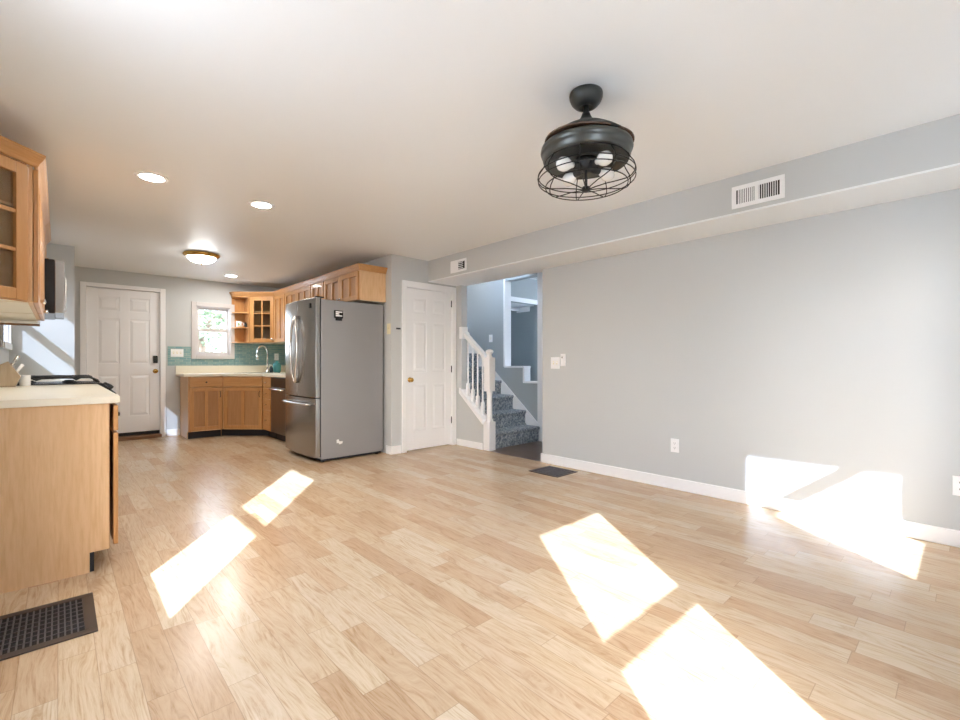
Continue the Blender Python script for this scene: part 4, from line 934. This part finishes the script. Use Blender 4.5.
CX, CY = 1.888, 1.271
fan = thing('ceiling_fan', 'dark metal cage ceiling fan light with folded blades', 'ceiling fan', (CX, CY, H))
bm = new(); lathe(bm, [(0, 0), (0.078, 0), (0.080, -0.008), (0.079, -0.024), (0.071, -0.044), (0.056, -0.061), (0.036, -0.071), (0.030, -0.067), (0.016, -0.064), (0, -0.064)], CX, CY, H - 0.0005, 40); obj('canopy', bm, M['fan'], fan)
bm = new(); lathe(bm, [(0, -0.065), (0.0135, -0.065), (0.0135, -0.13), (0, -0.13)], CX, CY, H, 20); obj('downrod', bm, M['fan'], fan)
bm = new(); lathe(bm, [(0, -0.098), (0.019, -0.099), (0.023, -0.112), (0.032, -0.128), (0.048, -0.143), (0.074, -0.158), (0.115, -0.180), (0.165, -0.212), (0.198, -0.238), (0.198, -0.241), (0, -0.241)], CX, CY, H, 56); obj('motor_cover', bm, M['fan'], fan)
for k in range(3):
    bm = new(); a0 = 2 * PI * k / 3 + 0.35; n = 20; vs = []
    for i in range(n + 1):
        a = a0 + 1.85 * i / n; ri = 0.115 + 0.05 * math.sin(PI * i / n * 0.5); ro = 0.205 + 0.020 * math.sin(PI * min(1, i / n * 1.2))
        vs.append((ri * math.cos(a), ri * math.sin(a), ro * math.cos(a), ro * math.sin(a)))
    poly = [(CX + v[2], CY + v[3]) for v in vs] + [(CX + v[0], CY + v[1]) for v in reversed(vs)]
    prism(bm, poly, H - 0.2545, H - 0.2475); obj('blade', bm, M['blade'], fan)
bm = new(); lathe(bm, [(0, -0.241), (0.10, -0.241), (0.10, -0.262), (0.206, -0.262), (0.217, -0.268), (0.221, -0.284), (0.216, -0.298), (0.212, -0.300), (0.210, -0.318), (0.203, -0.334), (0.197, -0.336), (0.193, -0.326), (0, -0.320)], CX, CY, H, 64); obj('drum', bm, M['fanband'], fan)
bm = new(); lathe(bm, [(0, -0.318), (0.050, -0.319), (0.050, -0.362), (0.038, -0.374), (0, -0.376)], CX, CY, H, 24); hub = obj('lamp_hub', bm, M['iron'], fan)
for k in range(4):
    a = PI / 2 * k + 1.28; d = Vector((math.cos(a), math.sin(a), -0.10)).normalized(); p = Vector((CX, CY, H - 0.358))
    bm = new(); tube(bm, [p + d * 0.035, p + d * 0.080], 0.018, 14); obj('bulb_socket', bm, M['iron'], fan)
    bm = new(); rot = d.to_track_quat('Z', 'Y').to_matrix().to_4x4()
    lathe(bm, [(0, 0), (0.014, 0.0), (0.016, 0.012), (0.030, 0.036), (0.034, 0.054), (0.030, 0.074), (0.016, 0.088), (0, 0.092)], seg=24, mat=Matrix.Translation(p + d * 0.080) @ rot); obj('light_bulb', bm, M['bulb'], fan)
bm = new(); wr = 0.0026
for r_, z in ((0.199, 0.338), (0.232, 0.398), (0.231, 0.424), (0.196, 0.452)): tube(bm, circle(CX, CY, H - z, r_, 56), wr, 6, True)
for k in range(9):
    a = 2 * PI * k / 9 + 0.12; c, s_ = math.cos(a), math.sin(a)
    prof = [(0.198, 0.332), (0.208, 0.352), (0.226, 0.378), (0.234, 0.402), (0.231, 0.424), (0.216, 0.442), (0.196, 0.452), (0.15, 0.456), (0.10, 0.458), (0.05, 0.464), (0.018, 0.470)]
    tube(bm, [(CX + c * q, CY + s_ * q, H - z) for q, z in prof], wr, 6)
obj('wire_cage', bm, M['wire'], fan)
bm = new(); lathe(bm, [(0, 0.012), (0.018, 0.012), (0.022, 0.0), (0.018, -0.010), (0, -0.012)], CX, CY, H - 0.470, 18); obj('cage_boss', bm, M['wire'], fan)
bm = new(); lathe(bm, [(0, -0.37), (0.007, -0.37), (0.007, -0.465), (0, -0.465)], CX, CY, H, 10); obj('centre_stem', bm, M['iron'], fan)
